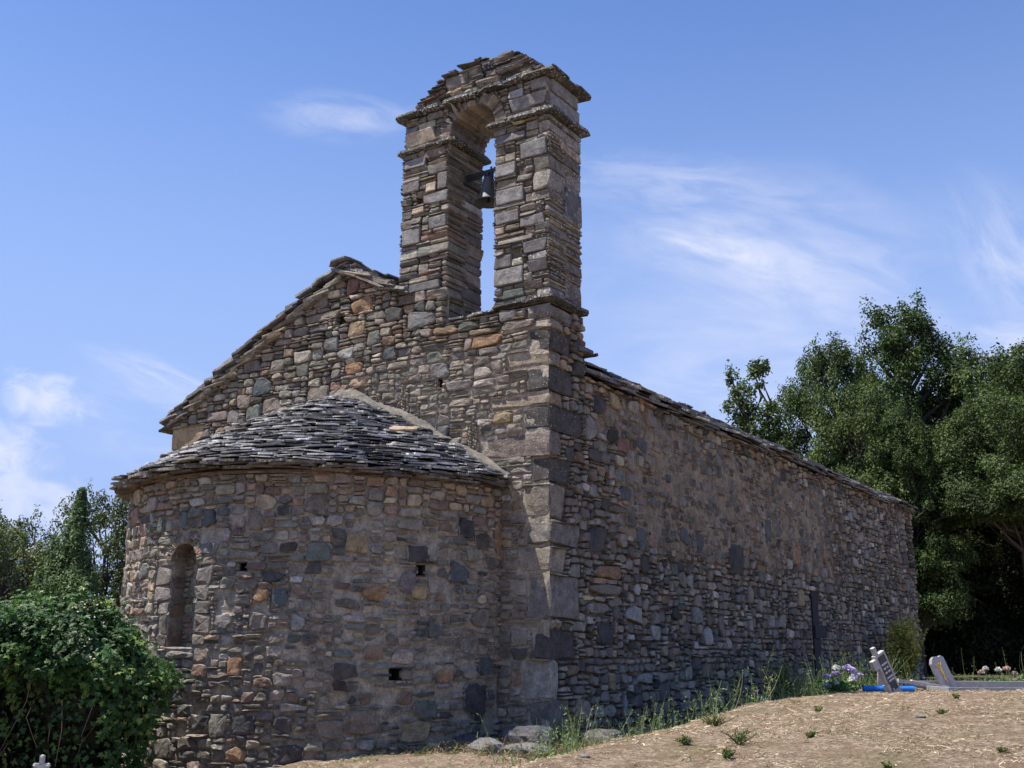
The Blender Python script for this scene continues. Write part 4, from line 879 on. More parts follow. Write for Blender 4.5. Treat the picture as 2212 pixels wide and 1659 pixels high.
protoG = make_oak('holm_oak', 107, 8.5, 4.7, [.8, 1, .95, .8, .4], 3.1, 150, 95000, ls=.095, base=(.060, .088, .030), bf=.25)
PR = {'G': (protoG, 8.5), 'F': (protoF, 6.5), 'A': (protoA, 9.0), 'B': (protoB, 8.0), 'C': (protoC, 7.0), 'D': (protoD, 9.5), 'E': (protoE, 6.0)}
used = set()
def oak(kind, x, y, ztop, label, group, sx=1., rot=0., z0=None):
    src, h = PR[kind]
    if kind in used: o = copy_tree(src)
    else: o = src; used.add(kind)
    gz = float(ground_h(x, y, False)) - .1 if z0 is None else z0; s = (ztop - gz) / h
    o.location = (x, y, gz); o.scale = (s * sx, s * sx, s); o.rotation_euler = (0, 0, rot)
    tag(o, label, 'tree', group); return o
GR = 'holm oaks behind the chapel'; GL = 'holm oaks beyond the apse'
oak('C', -6.15, 23.35, 9.85, 'slim lone oak showing above the slate eave, apart from the wood', GR, .95, 0)
oak('A', -3.75, 22.9, 9.75, 'grey-green oak at the left edge of the wood right of the lone slim tree', GR, .74, 1.1)
oak('D', -2.2, 26.5, 11.75, 'tallest dark oak rising highest in the wood behind the roof', GR, .95, 2.0)
oak('B', -.6, 30.0, 10.7, 'oak with a thin spiky top just right of the tallest one', GR, .9, 3.0)
oak('G', 1.9, 26.8, 9.9, 'broad green oak at the right edge of the photo, highest there', GR, .95, 4.0)
oak('G', 1.5, 21.9, 7.4, 'pale green rounded oak in front of the wood near the right edge', GR, .90, .4)
oak('B', -2.7, 21.4, 7.9, 'pale oak standing low over the middle of the slate eave', GR, .72, 5.0)
oak('D', -1.2, 20.8, 7.2, 'oak whose crown touches the far upper corner of the long wall', GR, .85, .9)
oak('A', 4.0, 30.5, 10.8, 'shadowed oak deep in the wood by the right edge', GR, 1.0, 2.5)
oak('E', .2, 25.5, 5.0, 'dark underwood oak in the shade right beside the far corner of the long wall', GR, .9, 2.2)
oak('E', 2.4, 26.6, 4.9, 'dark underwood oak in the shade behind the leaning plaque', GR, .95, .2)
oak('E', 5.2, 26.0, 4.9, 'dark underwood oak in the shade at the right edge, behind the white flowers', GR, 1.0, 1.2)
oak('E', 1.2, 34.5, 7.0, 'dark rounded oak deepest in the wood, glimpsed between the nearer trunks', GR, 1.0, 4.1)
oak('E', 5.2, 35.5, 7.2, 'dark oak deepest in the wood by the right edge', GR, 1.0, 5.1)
oak('G', 4.3, 24.8, 8.2, 'oak half outside the right edge of the photo', GR, 1.0, 3.9)
oak('F', -20.0, 4.6, 4.4, 'tallest oak at the left edge of the photo', GL, .9, .7)
oak('F', -17.0, 4.1, 3.5, 'small oak with a pointed top between the left edge and the cypress', GL, .9, 2.2)
oak('F', -14.9, 2.9, 2.8, 'low oak just left of the cypress', GL, 1.0, 3.6)
oak('F', -15.3, 5.6, 4.0, 'oak right of the cypress with sky gaps beneath its crown', GL, .80, 5.3)
oak('F', -13.4, 6.4, 3.7, 'oak tucked against the left outline of the apse', GL, .8, 4.4)
oak('F', -17.8, .8, 1.9, 'low bushy oak at the left edge above the creeper', GL, 1.3, 1.4)
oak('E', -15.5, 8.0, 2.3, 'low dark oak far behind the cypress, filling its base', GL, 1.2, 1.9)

# juniper / cypress
jun = empty('cypress', (-11.45, 2.0, -2.3)); tag(jun, 'narrow dark green cypress standing between oaks left of the apse', 'tree')
rj = np.random.default_rng(201); g = Geo(); tube(g, [(0, 0, 0), (.02, 0, 3), (.05, .0, 5.6)], [.10, .06, .01], 7, col=(.08, .06, .045, 0)); g.build('trunk', [M_BARK], jun)
g = Geo(); n = 52000; stem = rj.choice(5, n, p=[.46, .2, .14, .12, .08]); sx0 = np.array([.08, -.32, .28, -.12, -.55])[stem]; sh = np.array([5.9, 5.0, 4.7, 5.3, 4.4])[stem]; sw = np.array([.44, .46, .44, .42, .46])[stem]
f = rj.beta(1.0, 1.15, n); wprof = np.interp(f, [0, .2, .6, .85, 1], [1.25, 1.2, .85, .55, .12]) * sw; an = rj.uniform(0, 2 * np.pi, n)
lob = 1 + .75 * noise3(np.stack([an * 1.5, f * 14, stem + .5], -1), 7); rr = wprof * lob * rj.uniform(.0, 1, n) ** .5 * (1 + .7 * (rj.random(n) < .08))
rvx, rvy = math.cos(YAW), math.sin(YAW)
pos = np.stack([sx0 * rvx + rr * np.cos(an), sx0 * rvy + rr * np.sin(an), f * sh], -1); out = np.stack([np.cos(an), np.sin(an), np.full(n, .4)], -1)
col = np.array([[.095, .145, .055]]) * rj.uniform(.6, 1.6, (n, 1)) * (1 + .3 * lob[:, None] - .3); nr = out + rj.normal(0, .5, (n, 3))
leaf_quads(g, pos, nr / np.linalg.norm(nr, axis=1, keepdims=True), rj.uniform(.05, .13, n), .026, rj, col); g.build('crown', [M_LEAF], jun)

# creeper-covered bush beside the apse
BC = np.array([-3.0, -3.95, 0.]); bush = empty('creeper_bush', (BC[0], BC[1], -.95)); tag(bush, 'large dark bush smothered in green creeper with pale seed heads, beside the apse', 'bush')
rv = np.array([math.cos(YAW), math.sin(YAW), 0]); fv = np.array([-math.sin(YAW), math.cos(YAW), 0]); rk = np.random.default_rng(301)
def bush_pts(n, shrink=1.):
    d = rdir(rk, n); d[:, 2] = np.where(rk.random(n) < .35, np.abs(d[:, 2]), d[:, 2])
    w = .97 + .26 * fbm(d * 2.1 + 1.7, 2, 61) + .12 * noise3(d * 6.5, 62)
    z = d[:, 2]; inn = sstep(.28, .02, z + .22 * noise3(d * 2.6, 63)); side_ = sstep(.35, .85, np.abs(d[:, 0])); hw = 1 - inn * (.42 - .42 * side_) - .10 * np.clip(z, 0, 1) + .06 * np.clip(-z, 0, 1)
    P = d[:, :1] * rv * 1.04 * hw[:, None] + d[:, 1:2] * fv * 1.0 * hw[:, None] + np.array([0, 0, 1.]) * (z * np.where(z > 0, .80, 1.40))[:, None]
    return P * (w * shrink)[:, None] + np.array([-.06 * rv[0], -.06 * rv[1], 1.32]), d
g = Geo(); P, d = bush_pts(26000, 1.); 
P = P * 1.0 + d * (rk.normal(0, .05, (len(P), 1)) + .22 * (rk.random((len(P), 1)) < .03) * rk.random((len(P), 1))); z = P[:, 2]
nr = d * .7 + rk.normal(0, .45, P.shape) + [0, 0, .55]; nr /= np.linalg.norm(nr, axis=1, keepdims=True); n = len(P)
t = np.cross(nr, rk.normal(0, 1, (n, 3))); t /= np.linalg.norm(t, axis=1, keepdims=True); b = np.cross(nr, t); sz = rk.uniform(.032, .062, n)
thin = rk.random(n) < np.where((z < 1.2) & (np.abs(P @ rv) < .75), .30, 1.); P, d, z, nr, n = P[thin], d[thin], z[thin], nr[thin], int(thin.sum())
t = np.cross(nr, rk.normal(0, 1, (n, 3))); t /= np.linalg.norm(t, axis=1, keepdims=True); b = np.cross(nr, t); sz = rk.uniform(.022, .046, n)
pale = (rk.random(n) < .22) & (noise3(P * 2.2, 64) > -.1); base = np.where(pale[:, None], [[.14, .20, .04]], [[.042, .096, .022]]) * rk.uniform(.65, 1.45, (n, 1))
for k in range(5):
    a = (k - 2) * .78; dd = t * math.cos(a) + b * math.sin(a); pp = np.cross(nr, dd); L_ = sz[:, None] * (1.25 if k == 2 else 1.0 if k in (1, 3) else .72)
    dr = nr * L_ * -.18
    V = np.stack([P, P + dd * L_ * .55 + pp * L_ * .24, P + dd * L_ * 1.1 + dr, P + dd * L_ * .55 - pp * L_ * .24], 1)
    g.add(V.reshape(-1, 3), np.arange(n * 4).reshape(n, 4), None, 0, np.repeat(np.concatenate([base, np.zeros((n, 1))], 1)[:, None], 4, 1).reshape(-1, 4))
g.build('creeper_leaves', [M_LEAFG], bush)
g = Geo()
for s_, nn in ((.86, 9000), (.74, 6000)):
    P, d = bush_pts(nn, s_); leaf_quads(g, P + rk.normal(0, .04, P.shape), d, rk.uniform(.07, .13, nn), .07, rk, np.array([[.014, .020, .009]]) * rk.uniform(.5, 1.5, (nn, 1)))  # near-black leaves: shade inside the bush painted into their colour
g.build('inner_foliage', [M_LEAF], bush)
g = Geo()
for k in range(130):
    P, d = bush_pts(1, rk.uniform(.86, .99)); p0 = P[0]
    if p0[2] > 1.6: continue
    ln = rk.uniform(.2, .8); e = p0 + np.array([rk.normal(0, .16), rk.normal(0, .16), -ln]); md = (p0 + e) / 2 + rk.normal(0, .07, 3)
    tube(g, [p0, md, e], [.006, .005, .002], 4, col=(*(np.array([.16, .12, .085]) * rk.uniform(.5, 1.7)), 0))
g.build('hanging_stems', [M_BARK], bush)
g = Geo(); P, d = bush_pts(900, 1.03); s = (P[:, 2] > 1.55) & (noise3(P * 2.4, 66) > .12); P = P[s]
for p in P:
    nn = 10; q = p + rk.normal(0, .028, (nn, 3)); leaf_quads(g, q, rdir(rk, nn), .026, .018, rk, np.array([[.50, .45, .33]]) * rk.uniform(.7, 1.2, (nn, 1)))
g.build('seed_heads', [M_DRY], bush)

# shrub and weeds growing against the long wall
def leafy(name, label, cat, loc, h, w, n, col, seed, ls=.05, stems=9, group=None, mat=None, d=None):
    rng = np.random.default_rng(seed); root = empty(name, loc); tag(root, label, cat, group); g = Geo(); gs = Geo(); d = d or w
    for k in range(stems):
        top = np.array([rng.normal(0, .30) * w, rng.normal(0, .30) * d, h * rng.uniform(.55, 1.0)]); mid = top * [.5, .5, .55] + rng.normal(0, .03, 3) * w
        tube(gs, [(0, 0, 0), mid, top], [.008, .006, .002], 4, col=(.11, .10, .05, 0)); m_ = n // stems; tt = rng.uniform(.25, 1.05, m_)[:, None]
        p = (1 - tt) ** 2 * 0 + 2 * (1 - tt) * tt * mid + tt ** 2 * top + rng.normal(0, .07, (m_, 3)) * [w, d, w]
        p[:, 2] = np.abs(p[:, 2]); nr = rng.normal(0, .5, (m_, 3)) + [0, 0, .6]; nr /= np.linalg.norm(nr, axis=1, keepdims=True)
        cc = np.array([col]) * rng.uniform(.6, 1.5, (m_, 1)) * np.where(rng.random((m_, 1)) < .15, [[1.5, 1.15, .8]], 1.)
        leaf_quads(g, p, nr, ls * rng.uniform(.6, 1.3, m_), ls * .5, rng, cc)
    gs.build('stems', [M_BARK], root); g.build('leaves', [mat or M_LEAF], root); return root
leafy('shrub', 'yellow-green shrub growing against the far end of the long wall', 'shrub', (.62, 11.9, .12), 1.25, .85, 3200, (.34, .33, .09), 401, .085, 16)
leafy('wall_plant', 'small dark tuft of leaves rooted in the wall joints beside the iron post', 'plant', (.05, 9.6, 1.25), .34, .28, 260, (.06, .075, .025), 402, .05, 6, d=.12)
leafy('weed', 'bushy green weed with yellowish tips by the wall left of the iron post', 'weed', (.62, 5.3, float(ground_h(.62, 5.3))), .66, .55, 1300, (.17, .20, .06), 403, .05, 18)
leafy('weed', 'low dark green weed at the foot of the wall beside the flowers', 'weed', (1.2, 5.3, float(ground_h(1.2, 5.3))), .42, .6, 1200, (.09, .125, .045), 404, .05, 14)
for k, (x, y, s, lab) in enumerate([(3.12, -2.51, .115, 'largest green tuft in the straw on the mound'), (3.29, -3.13, .06, 'green tuft below the largest one on the mound'), (2.48, -1.47, .10, 'pale loose tuft near the crest of the mound'),
        (4.35, -3.2, .04, 'tiny yellowish tuft in the straw towards the right'), (3.55, -2.2, .035, 'tiny tuft just right of the largest one'), (4.1, -.6, .035, 'tiny tuft near the crest in front of the blue pipe'),
        (4.9, -2.6, .03, 'tiny sprig in the straw at the right'), (2.75, -2.6, .06, 'small sprig left of the largest tuft'), (2.95, -.2, .05, 'low tuft on the mound below the violet flowers'), (3.9, .9, .045, 'low tuft just in front of the leaning plaque'), (5.5, -1.4, .05, 'low tuft near the right edge of the mound')]):
    leafy('grass_tuft', lab, 'weed', (x, y, float(ground_h(x, y))), s, s * 1.7, 330, (.10, .14, .05) if k in (0, 1, 4) else (.17, .20, .08), 410 + k, .022, 16, group='green tufts on the mound')

# tall thin weeds along the trough (nobody could count them)
def stalk(g, rng, x, y, h, col, lean=.18, leaves=6, wd=.0035):
    z = float(ground_h(x, y)) - .02; l = rng.normal(0, lean, 2) * h; cv = rng.normal(0, .06, 2) * h
    tt = np.linspace(0, 1, 5)[:, None]; p = np.array([x, y, z]) + tt * np.array([l[0], l[1], h]) + (tt * (1 - tt)) * np.array([cv[0], cv[1], 0]) * 4
    tube(g, p, np.linspace(wd, wd * .45, 5), 3, col=(*col, 0), cap=False)
    if leaves:
        k = rng.uniform(.15, 1, leaves)[:, None]; q = np.array([x, y, z]) + k * np.array([l[0], l[1], h]) + rng.normal(0, .012, (leaves, 3))
        leaf_quads(g, q, rdir(rng, leaves), rng.uniform(.02, .05, leaves), .009, rng, np.array([col]) * rng.uniform(.8, 1.5, (leaves, 1)))
rw = np.random.default_rng(501); g = Geo()
for k in range(1150):
    y = rw.uniform(-2.9, 6.4) if rw.random() < .7 else rw.uniform(2, 7.5)
    x = 1.45 + .45 * rw.normal() * .8 + .08 * (y < -1.5) * 2; x = np.clip(x, .4, 2.2)
    if noise3(np.array([[x * 1.5, y * 1.3, 0.]]), 5)[0] < -.35: continue
    h = rw.uniform(.12, .5) * (1. if rw.random() < .82 else 1.35)
    c = np.array([(.16, .22, .08), (.20, .25, .10), (.13, .18, .08), (.30, .28, .15)])[rw.choice(4, p=[.4, .3, .2, .1])] * rw.uniform(.7, 1.25)
    stalk(g, rw, x, y, h * (.75 if y < .5 else 1), c, .32, 9, .0032)
for k in range(420):                                                   # behind the graves, at the edge of the wood
    x = rw.uniform(1.3, 5.5); y = rw.uniform(7.5, 11) ; h = rw.uniform(.06, .22) * (1 if rw.random() < .9 else 3.0)
    c = np.array([(.10, .16, .05), (.16, .20, .08), (.20, .21, .10)])[rw.choice(3)]; stalk(g, rw, x, y, h, c, .2, 5, .004)
for k in range(500):                                                   # green fringe round the flowers
    x = rw.uniform(.9, 2.3); y = rw.uniform(3.0, 6.5); stalk(g, rw, x, y, rw.uniform(.05, .22), (.10, .15, .05), .3, 6, .003)
for k in range(2600):                                                  # small green sprouts in patches over the mound and at the apse
    if k < 2000: x = rw.uniform(1.7, 6.); y = rw.uniform(-5, 4.5)
    else: x = rw.uniform(-2.6, 1.2); y = rw.uniform(-3.4, -.6)
    if math.hypot(x - XC, y) < RA + .03 or n2(np.array([x]), np.array([y]), 1.5, 88, 3)[0] < .16: continue
    stalk(g, rw, x, y, rw.uniform(.012, .045), np.array((.15, .18, .07)) * rw.uniform(.6, 1.3), .6, 3, .0022)
tag(g.build('tall_weeds', [M_LEAF]), 'thin green weeds along the foot of the long wall', 'weeds', kind='stuff')

# dry straw lying on the mound, and dead grass at the corner of the chapel
g = Geo(); n = 0
x = np.concatenate([rw.uniform(1.7, 6.2, 60000), rw.uniform(-2.6, 1.9, 14000)]); y = np.concatenate([rw.uniform(-5.2, 4.5, 60000), rw.uniform(-4.2, -.4, 14000)])
ok = (np.hypot(x - XC, y) > RA + .05) & (rw.random(len(x)) < .08 + .95 * sstep(-.25, .35, n2(x, y, 2.3, 71, 3))); x, y = x[ok], y[ok]; n = len(x); z = ground_h(x, y) + rw.uniform(.002, .014, n)
a = rw.uniform(0, np.pi * 2, n); l_ = rw.uniform(.012, .05, n) * np.where(rw.random(n) < .06, 2.2, 1); el = rw.normal(0, .22, n) + .05
dd = np.stack([np.cos(a) * np.cos(el), np.sin(a) * np.cos(el), np.sin(el)], -1) * l_[:, None]; sd_ = np.stack([-np.sin(a), np.cos(a), rw.normal(0, .5, n)], -1) * rw.uniform(.0012, .0035, n)[:, None]
P0 = np.stack([x, y, z], -1); V = np.stack([P0 - dd / 2 - sd_, P0 - dd / 2 + sd_, P0 + dd / 2 + sd_ * .4, P0 + dd / 2 - sd_ * .4], 1); V[..., 2] = np.maximum(V[..., 2], (ground_h(V[..., 0], V[..., 1]) + .001))
cc = np.array([(.53, .42, .30), (.43, .33, .23), (.61, .52, .40), (.30, .20, .13), (.16, .115, .075)])[rw.choice(5, n, p=[.27, .25, .12, .2, .16])] * rw.uniform(.7, 1.2, (n, 1)) * (1 + .35 * n2(x, y, 1.6, 72, 3))[:, None]
g.add(V.reshape(-1, 3), np.arange(4 * n).reshape(n, 4), None, 0, np.repeat(np.concatenate([cc, np.zeros((n, 1))], 1)[:, None], 4, 1).reshape(-1, 4))
for k in range(2300):
    x_ = rw.uniform(-1.4, 1.3); y_ = rw.uniform(-1.4, .25) - (.0 if rw.random() < .7 else .3)
    if math.hypot(x_ - XC, y_) < RA + .05: continue
    c = np.array([(.24, .15, .09), (.14, .15, .06), (.32, .23, .14)])[rw.choice(3)]; stalk(g, rw, x_, y_, rw.uniform(.03, .13), c, .7, 3, .0028)
tag(g.build('dry_grass', [M_DRY]), 'dry straw strewn over the mound and the foot of the apse', 'grass', kind='stuff')

# ------------------------------------------------------------------ rocks and loose stones
def rock(loc, s, seed, col, label, lich=.2, group='rocks at the foot of the chapel', name='rock'):
    rng = np.random.default_rng(seed); g = Geo(); k = 14; th, ph = np.meshgrid(np.linspace(0, 2 * np.pi, 2 * k, endpoint=False), np.linspace(0, np.pi, k))
    d = np.stack([np.sin(ph) * np.cos(th), np.sin(ph) * np.sin(th), np.cos(ph)], -1); r = 1 + .28 * fbm(d * 1.6 + seed, 3, seed) + .07 * noise3(d * 6, seed)
    d = np.sign(d) * np.abs(d) ** .8; V = d * r[..., None] * np.array(s); i, j = np.meshgrid(np.arange(k - 1), np.arange(2 * k), indexing='ij'); j2 = (j + 1) % (2 * k)
    q = np.stack([i * 2 * k + j, (i + 1) * 2 * k + j, (i + 1) * 2 * k + j2, i * 2 * k + j2], -1).reshape(-1, 4)
    g.add(V.reshape(-1, 3), q, None, 0, (*col, 0), (lich, -.5)); o = g.build(name, [M_STONE], smooth=False); o.location = loc; tag(o, label, 'rock', group); return o
def gh(x, y): return float(ground_h(x, y))
rock((.02, -1.2, gh(.02, -1.2) + .01), (.19, .13, .11), 3, (.17, .165, .16), 'rounded grey rock in front of the chapel corner')
rock((.10, -.62, gh(.1, -.62) + .05), (.30, .18, .17), 4, (.085, .088, .10), 'broad blue-grey rock right behind the rounded one')
rock((.42, -1.1, gh(.42, -1.1) + .0), (.24, .16, .09), 5, (.15, .15, .15), 'flat grey rock right of the rounded one', .1)
rock((-.52, -.72, gh(-.52, -.72) + .02), (.20, .14, .12), 6, (.07, .07, .075), 'dark rock against the foot of the apse', .1)
rock((1.05, -.3, gh(1.05, -.3) - .01), (.22, .14, .09), 7, (.22, .22, .21), 'grey slab-like rock in the trough among the weeds', .1)
rock((.55, .15, gh(.55, .15) + .02), (.20, .16, .13), 8, (.13, .12, .115), 'brownish rock at the foot of the long wall', .1)
for k, (x_, y_, s_, lab) in enumerate([(5.35, -3.35, .035, 'small dark flat stone in the straw near the right edge'), (4.0, -.9, .03, 'small pale stone high on the mound'), (2.3, -3.3, .03, 'little grey stone on the near slope of the mound'), (3.5, -3.9, .022, 'tiny pale pebble at the bottom of the mound'),
        (5.1, -2.2, .025, 'small grey pebble right of the mound crest')]):
    rock((x_, y_, gh(x_, y_) + s_ * .2), (s_ * 1.4, s_, s_ * .45), 20 + k, (.2, .2, .2) if k != 0 else (.10, .10, .11), lab, 0, 'loose stones on the mound', 'loose_stone')

# ------------------------------------------------------------------ grave furniture
def obox(g, cen, ax, hs, mat=0, col=(.3, .3, .3, 0)):
    ax = np.array(ax, float); cen = np.array(cen, float)
    v = np.array([cen + ax[0] * x * hs[0] + ax[1] * y * hs[1] + ax[2] * z * hs[2] for z in (-1, 1) for y in (-1, 1) for x in (-1, 1)])
    q = [[0, 2, 3, 1], [4, 5, 7, 6], [0, 1, 5, 4], [2, 6, 7, 3], [0, 4, 6, 2], [1, 3, 7, 5]]; g.add(v, q, None, mat, col)
up = np.array([0, 0, 1.])
def frame(tilt, turn=0., back=0.):
    """tilt leans the top towards picture-left; turn rotates the face; back leans it away"""
    r = rv * math.cos(turn) + fv * math.sin(turn); f = np.cross(up, r)
    u_ = up * math.cos(back) + f * math.sin(back); f2 = np.cross(u_, r) * 1.0
    x = r * math.cos(tilt) + u_ * math.sin(tilt); z = u_ * math.cos(tilt) - r * math.sin(tilt); y = np.cross(z, x)
    return np.array([x, y, z])                                         # x right, y away, z along the height
BODY = (.45, .42, .40, 0); DARKP = (.075, .075, .065, 0)
gz0 = gh(2.86, 2.72)
cr = empty('broken_cross', (2.86, 2.72, gz0)); cr.scale = (1.1, 1.1, 1.08); tag(cr, 'broken pale concrete grave cross leaning left with a dark inscribed panel', 'grave cross')
A = frame(math.radians(27), math.radians(28)); g = Geo(); o0 = np.zeros(3)
obox(g, A[2] * .22, A, (.075, .026, .23), 0, BODY); obox(g, A[2] * .46 - A[0] * .035, A, (.022, .02, .07), 0, BODY); obox(g, A[2] * .37 - A[0] * .105, A, (.03, .024, .05), 0, BODY)
obox(g, A[2] * .04 - A[0] * .085 - A[1] * .02, A, (.018, .03, .10), 0, BODY)
g.build('slab', [M_PAINT], cr)
g = Geo(); obox(g, A[2] * .235 - A[1] * .0285, A, (.052, .002, .19), 0, DARKP)
for zz, segs in ((.335, [(-.045, .045)]), (.29, [(-.036, .0), (.012, .034)]), (.245, [(-.038, -.006), (.008, .04)]), (.19, [(-.044, .044)]), (.155, [(-.04, .046)]), (.06, [(-.03, -.01)])):
    for a_, b2 in segs: obox(g, A[2] * zz + A[0] * (a_ + b2) / 2 - A[1] * .031, A, ((b2 - a_) / 2, .002, .0095), 0, (.55, .52, .47, 0))
g.build('inscription_panel', [M_PAINT], cr)
g = Geo(); o1 = -rv * .09 + fv * .10; B = frame(math.radians(4), math.radians(20))
V = [o1 - rv * .05, o1 + rv * .09, o1 + up * .27 - rv * .03]; V = V + [p + fv * .03 for p in V]; g.add(V, [[0, 1, 4, 3], [1, 2, 5, 4], [2, 0, 3, 5]], [[0, 2, 1], [3, 4, 5]], 0, (.36, .33, .30, 0)); g.build('strut', [M_PAINT], cr)

plq = empty('grave_plaque', (3.31, 3.40, gh(3.31, 3.40))); plq.scale = (1.15, 1.15, 1.22); tag(plq, 'grey stone plaque leaning left with a gilt crucified figure', 'grave plaque')
A = frame(math.radians(21), math.radians(14), math.radians(8)); g = Geo()
prof = [(-.085, 0), (.075, 0), (.075, .30), (.05, .325), (.025, .318), (0, .335), (-.03, .34), (-.06, .325), (-.085, .29)]
n = len(prof); V = np.array([A[0] * x_ + A[2] * z_ + A[1] * s_ for s_ in (-.022, .022) for x_, z_ in prof]); a_ = np.arange(n); b2 = (a_ + 1) % n
V = np.concatenate([V, [A[2] * .16 - A[1] * .022, A[2] * .16 + A[1] * .022]])
g.add(V, np.stack([a_, n + a_, n + b2, b2], -1), np.concatenate([np.stack([a_, b2, np.full(n, 2 * n)], -1), np.stack([n + b2, n + a_, np.full(n, 2 * n + 1)], -1)]), 0, (.30, .29, .31, 0)); g.build('slab', [M_PAINT], plq)
g = Geo(); pt = lambda x_, z_, y_=-.034: A[0] * x_ + A[2] * z_ + A[1] * y_
tube(g, [pt(-.02, .13), pt(-.016, .17), pt(-.02, .215), pt(-.02, .24)], [.006, .009, .013, .009], 7); tube(g, [pt(-.02, .13), pt(-.014, .10), pt(-.018, .07)], [.009, .007, .004], 6)
tube(g, [pt(-.055, .275), pt(-.035, .245), pt(-.02, .235), pt(-.004, .245), pt(.016, .275)], [.003, .005, .006, .005, .003], 5); lathe(g, [(0, -.012), (.009, -.006), (.011, 0), (.009, .008), (0, .013)], pt(-.018, .262), 8)
g.build('gilt_figure', [M_GOLD], plq)

pk = empty('plank', (3.02, 3.0, 0)); tag(pk, 'grey weathered plank lying on the ground between the cross and the plaque', 'plank')
A = frame(math.radians(-9), math.radians(6)); g = Geo(); zc = gh(3.05, 3.0) + .085
obox(g, A[0] * .14 + up * zc, A, (.36, .05, .020), 0, (.46, .41, .37, 0)); obox(g, A[0] * .18 + up * (zc + .026) + A[1] * .02, A, (.22, .03, .010), 0, (.50, .46, .42, 0)); obox(g, A[0] * .05 + up * (zc - .03) - A[1] * .03, A, (.2, .022, .012), 0, (.22, .19, .17, 0))
g.build('board', [M_BARK], pk)
tb = empty('blue_pipe', (2.55, 2.62, gh(2.55, 2.62) + .045)); tag(tb, 'bright blue plastic pipe lying under the broken cross', 'pipe')
g = Geo(); tube(g, [(0, 0, 0), rv * .28, rv * .56], .034, 16, col=(.02, .16, .55, 0)); tube(g, [rv * -.012, rv * .015], .037, 16, col=(.02, .13, .48, 0)); g.build('tube', [M_PAINT], tb)

gf = empty('grave_border', (3.55, 2.9, 0)); tag(gf, 'long low concrete grave border running out of the right edge', 'grave'); zb = gh(3.8, 2.6)
A = frame(0, -.02); g = Geo(); obox(g, A[0] * 1.25 - A[1] * .35 + up * (zb + .002), A, (1.55, .035, .024), 0, (.27, .265, .27, 0)); g.build('front_curb', [M_PAINT], gf)
g = Geo(); obox(g, A[0] * 1.25 + A[1] * .65 + up * (zb + .03), A, (1.55, .05, .04), 0, (.31, .305, .31, 0)); g.build('rear_curb', [M_PAINT], gf)
g = Geo(); obox(g, A[0] * -.25 + A[1] * .15 + up * (zb + .002), A, (.035, .44, .022), 0, (.27, .265, .27, 0)); g.build('end_curb', [M_PAINT], gf)

ip = empty('grave_post', (.65, 6.8, 0)); tag(ip, 'dark iron grave post with a square plate standing against the long wall', 'post')
g = Geo(); zg = gh(.65, 6.8) - .1; B = np.array([rv, fv, up]); obox(g, up * (zg + 1.6) / 2, B, (.045, .045, (1.58 - zg) / 2)); g.build('post_shaft', [M_IRON], ip)
g = Geo(); obox(g, up * 1.585, B, (.06, .06, .03)); obox(g, up * 1.635, B, (.04, .04, .02)); g.build('cap', [M_IRON], ip)
g = Geo(); obox(g, up * 1.03 + rv * .05 - fv * .075, B, (.085, .025, .095)); g.build('plate', [M_IRON], ip)

def flowers(name, label, loc, spread, hgt, heads, seed, cols, hs=.045, group=None, leaf=500):
    rng = np.random.default_rng(seed); root = empty(name, loc); tag(root, label, 'flowers', group); g = Geo()
    n = leaf; P = rng.normal(0, .45, (n, 3)) * [spread, spread * .7, 0] + np.stack([0 * rng.random(n), 0 * rng.random(n), rng.uniform(0, hgt * .8, n)], -1)
    P = P[:, :1] * rv + P[:, 1:2] * fv + P[:, 2:3] * up; leaf_quads(g, P, rdir(rng, n) * .6 + up * .5, rng.uniform(.04, .09, n), .024, rng, np.array([[.07, .15, .045]]) * rng.uniform(.6, 1.6, (n, 1)))
    for h_ in heads: tube(g, [(0, 0, 0), rv * h_[0] * .6 + fv * h_[1] * .6 + up * h_[2] * .6, rv * h_[0] + fv * h_[1] + up * h_[2]], .003, 4, col=(.07, .13, .04, 0))
    g.build('foliage', [M_LEAFG], root)
    for h_ in heads:
        g = Geo(); c0 = rv * h_[0] + fv * h_[1] + up * h_[2]; k = 130; d = rdir(rng, k); d[:, 2] = np.abs(d[:, 2]) - .15; r_ = hs * h_[4] * rng.uniform(.5, 1, k)
        base = np.array(cols[h_[3]]); mixw = (rng.random((k, 1)) < .22)
        leaf_quads(g, c0 + d * r_[:, None], d * .5 + rng.normal(0, .6, (k, 3)), hs * .85, hs * .55, rng, np.where(mixw, [[.62, .60, .66]], base) * rng.uniform(.8, 1.15, (k, 1))); g.build('flower_head', [M_LEAFG], root)
VI = (.50, .38, .72); WH = (.72, .70, .68); PK = (.68, .42, .42)
flowers('flower_bunch', 'bunch of violet and white artificial flowers on the crest of the mound', (2.18, 2.95, gh(2.18, 2.95)), .26, .20,
        [(-.16, 0, .20, 0, .95), (-.06, -.04, .23, 0, 1.05), (-.02, .05, .30, 1, 1.0), (.10, .02, .30, 0, 1.1), (.16, .03, .27, 0, 1.0), (.11, -.08, .17, 1, 1.05), (.14, -.05, .20, 0, .9), (.23, .0, .22, 0, .75), (-.17, -.05, .10, 0, .75), (-.07, -.08, .13, 1, .7)], 601, [VI, WH], .048)
flowers('flower_bunch', 'low row of small pink and white flowers behind the grave border', (3.0, 8.2, gh(3.0, 8.2)), .45, .14, [(-.28, 0, .22, 0, .9), (-.20, .04, .27, 1, .8), (-.02, 0, .25, 1, 1.), (.12, .03, .27, 0, 1.1), (.22, 0, .2, 0, .8)], 602, [PK, WH], .05)
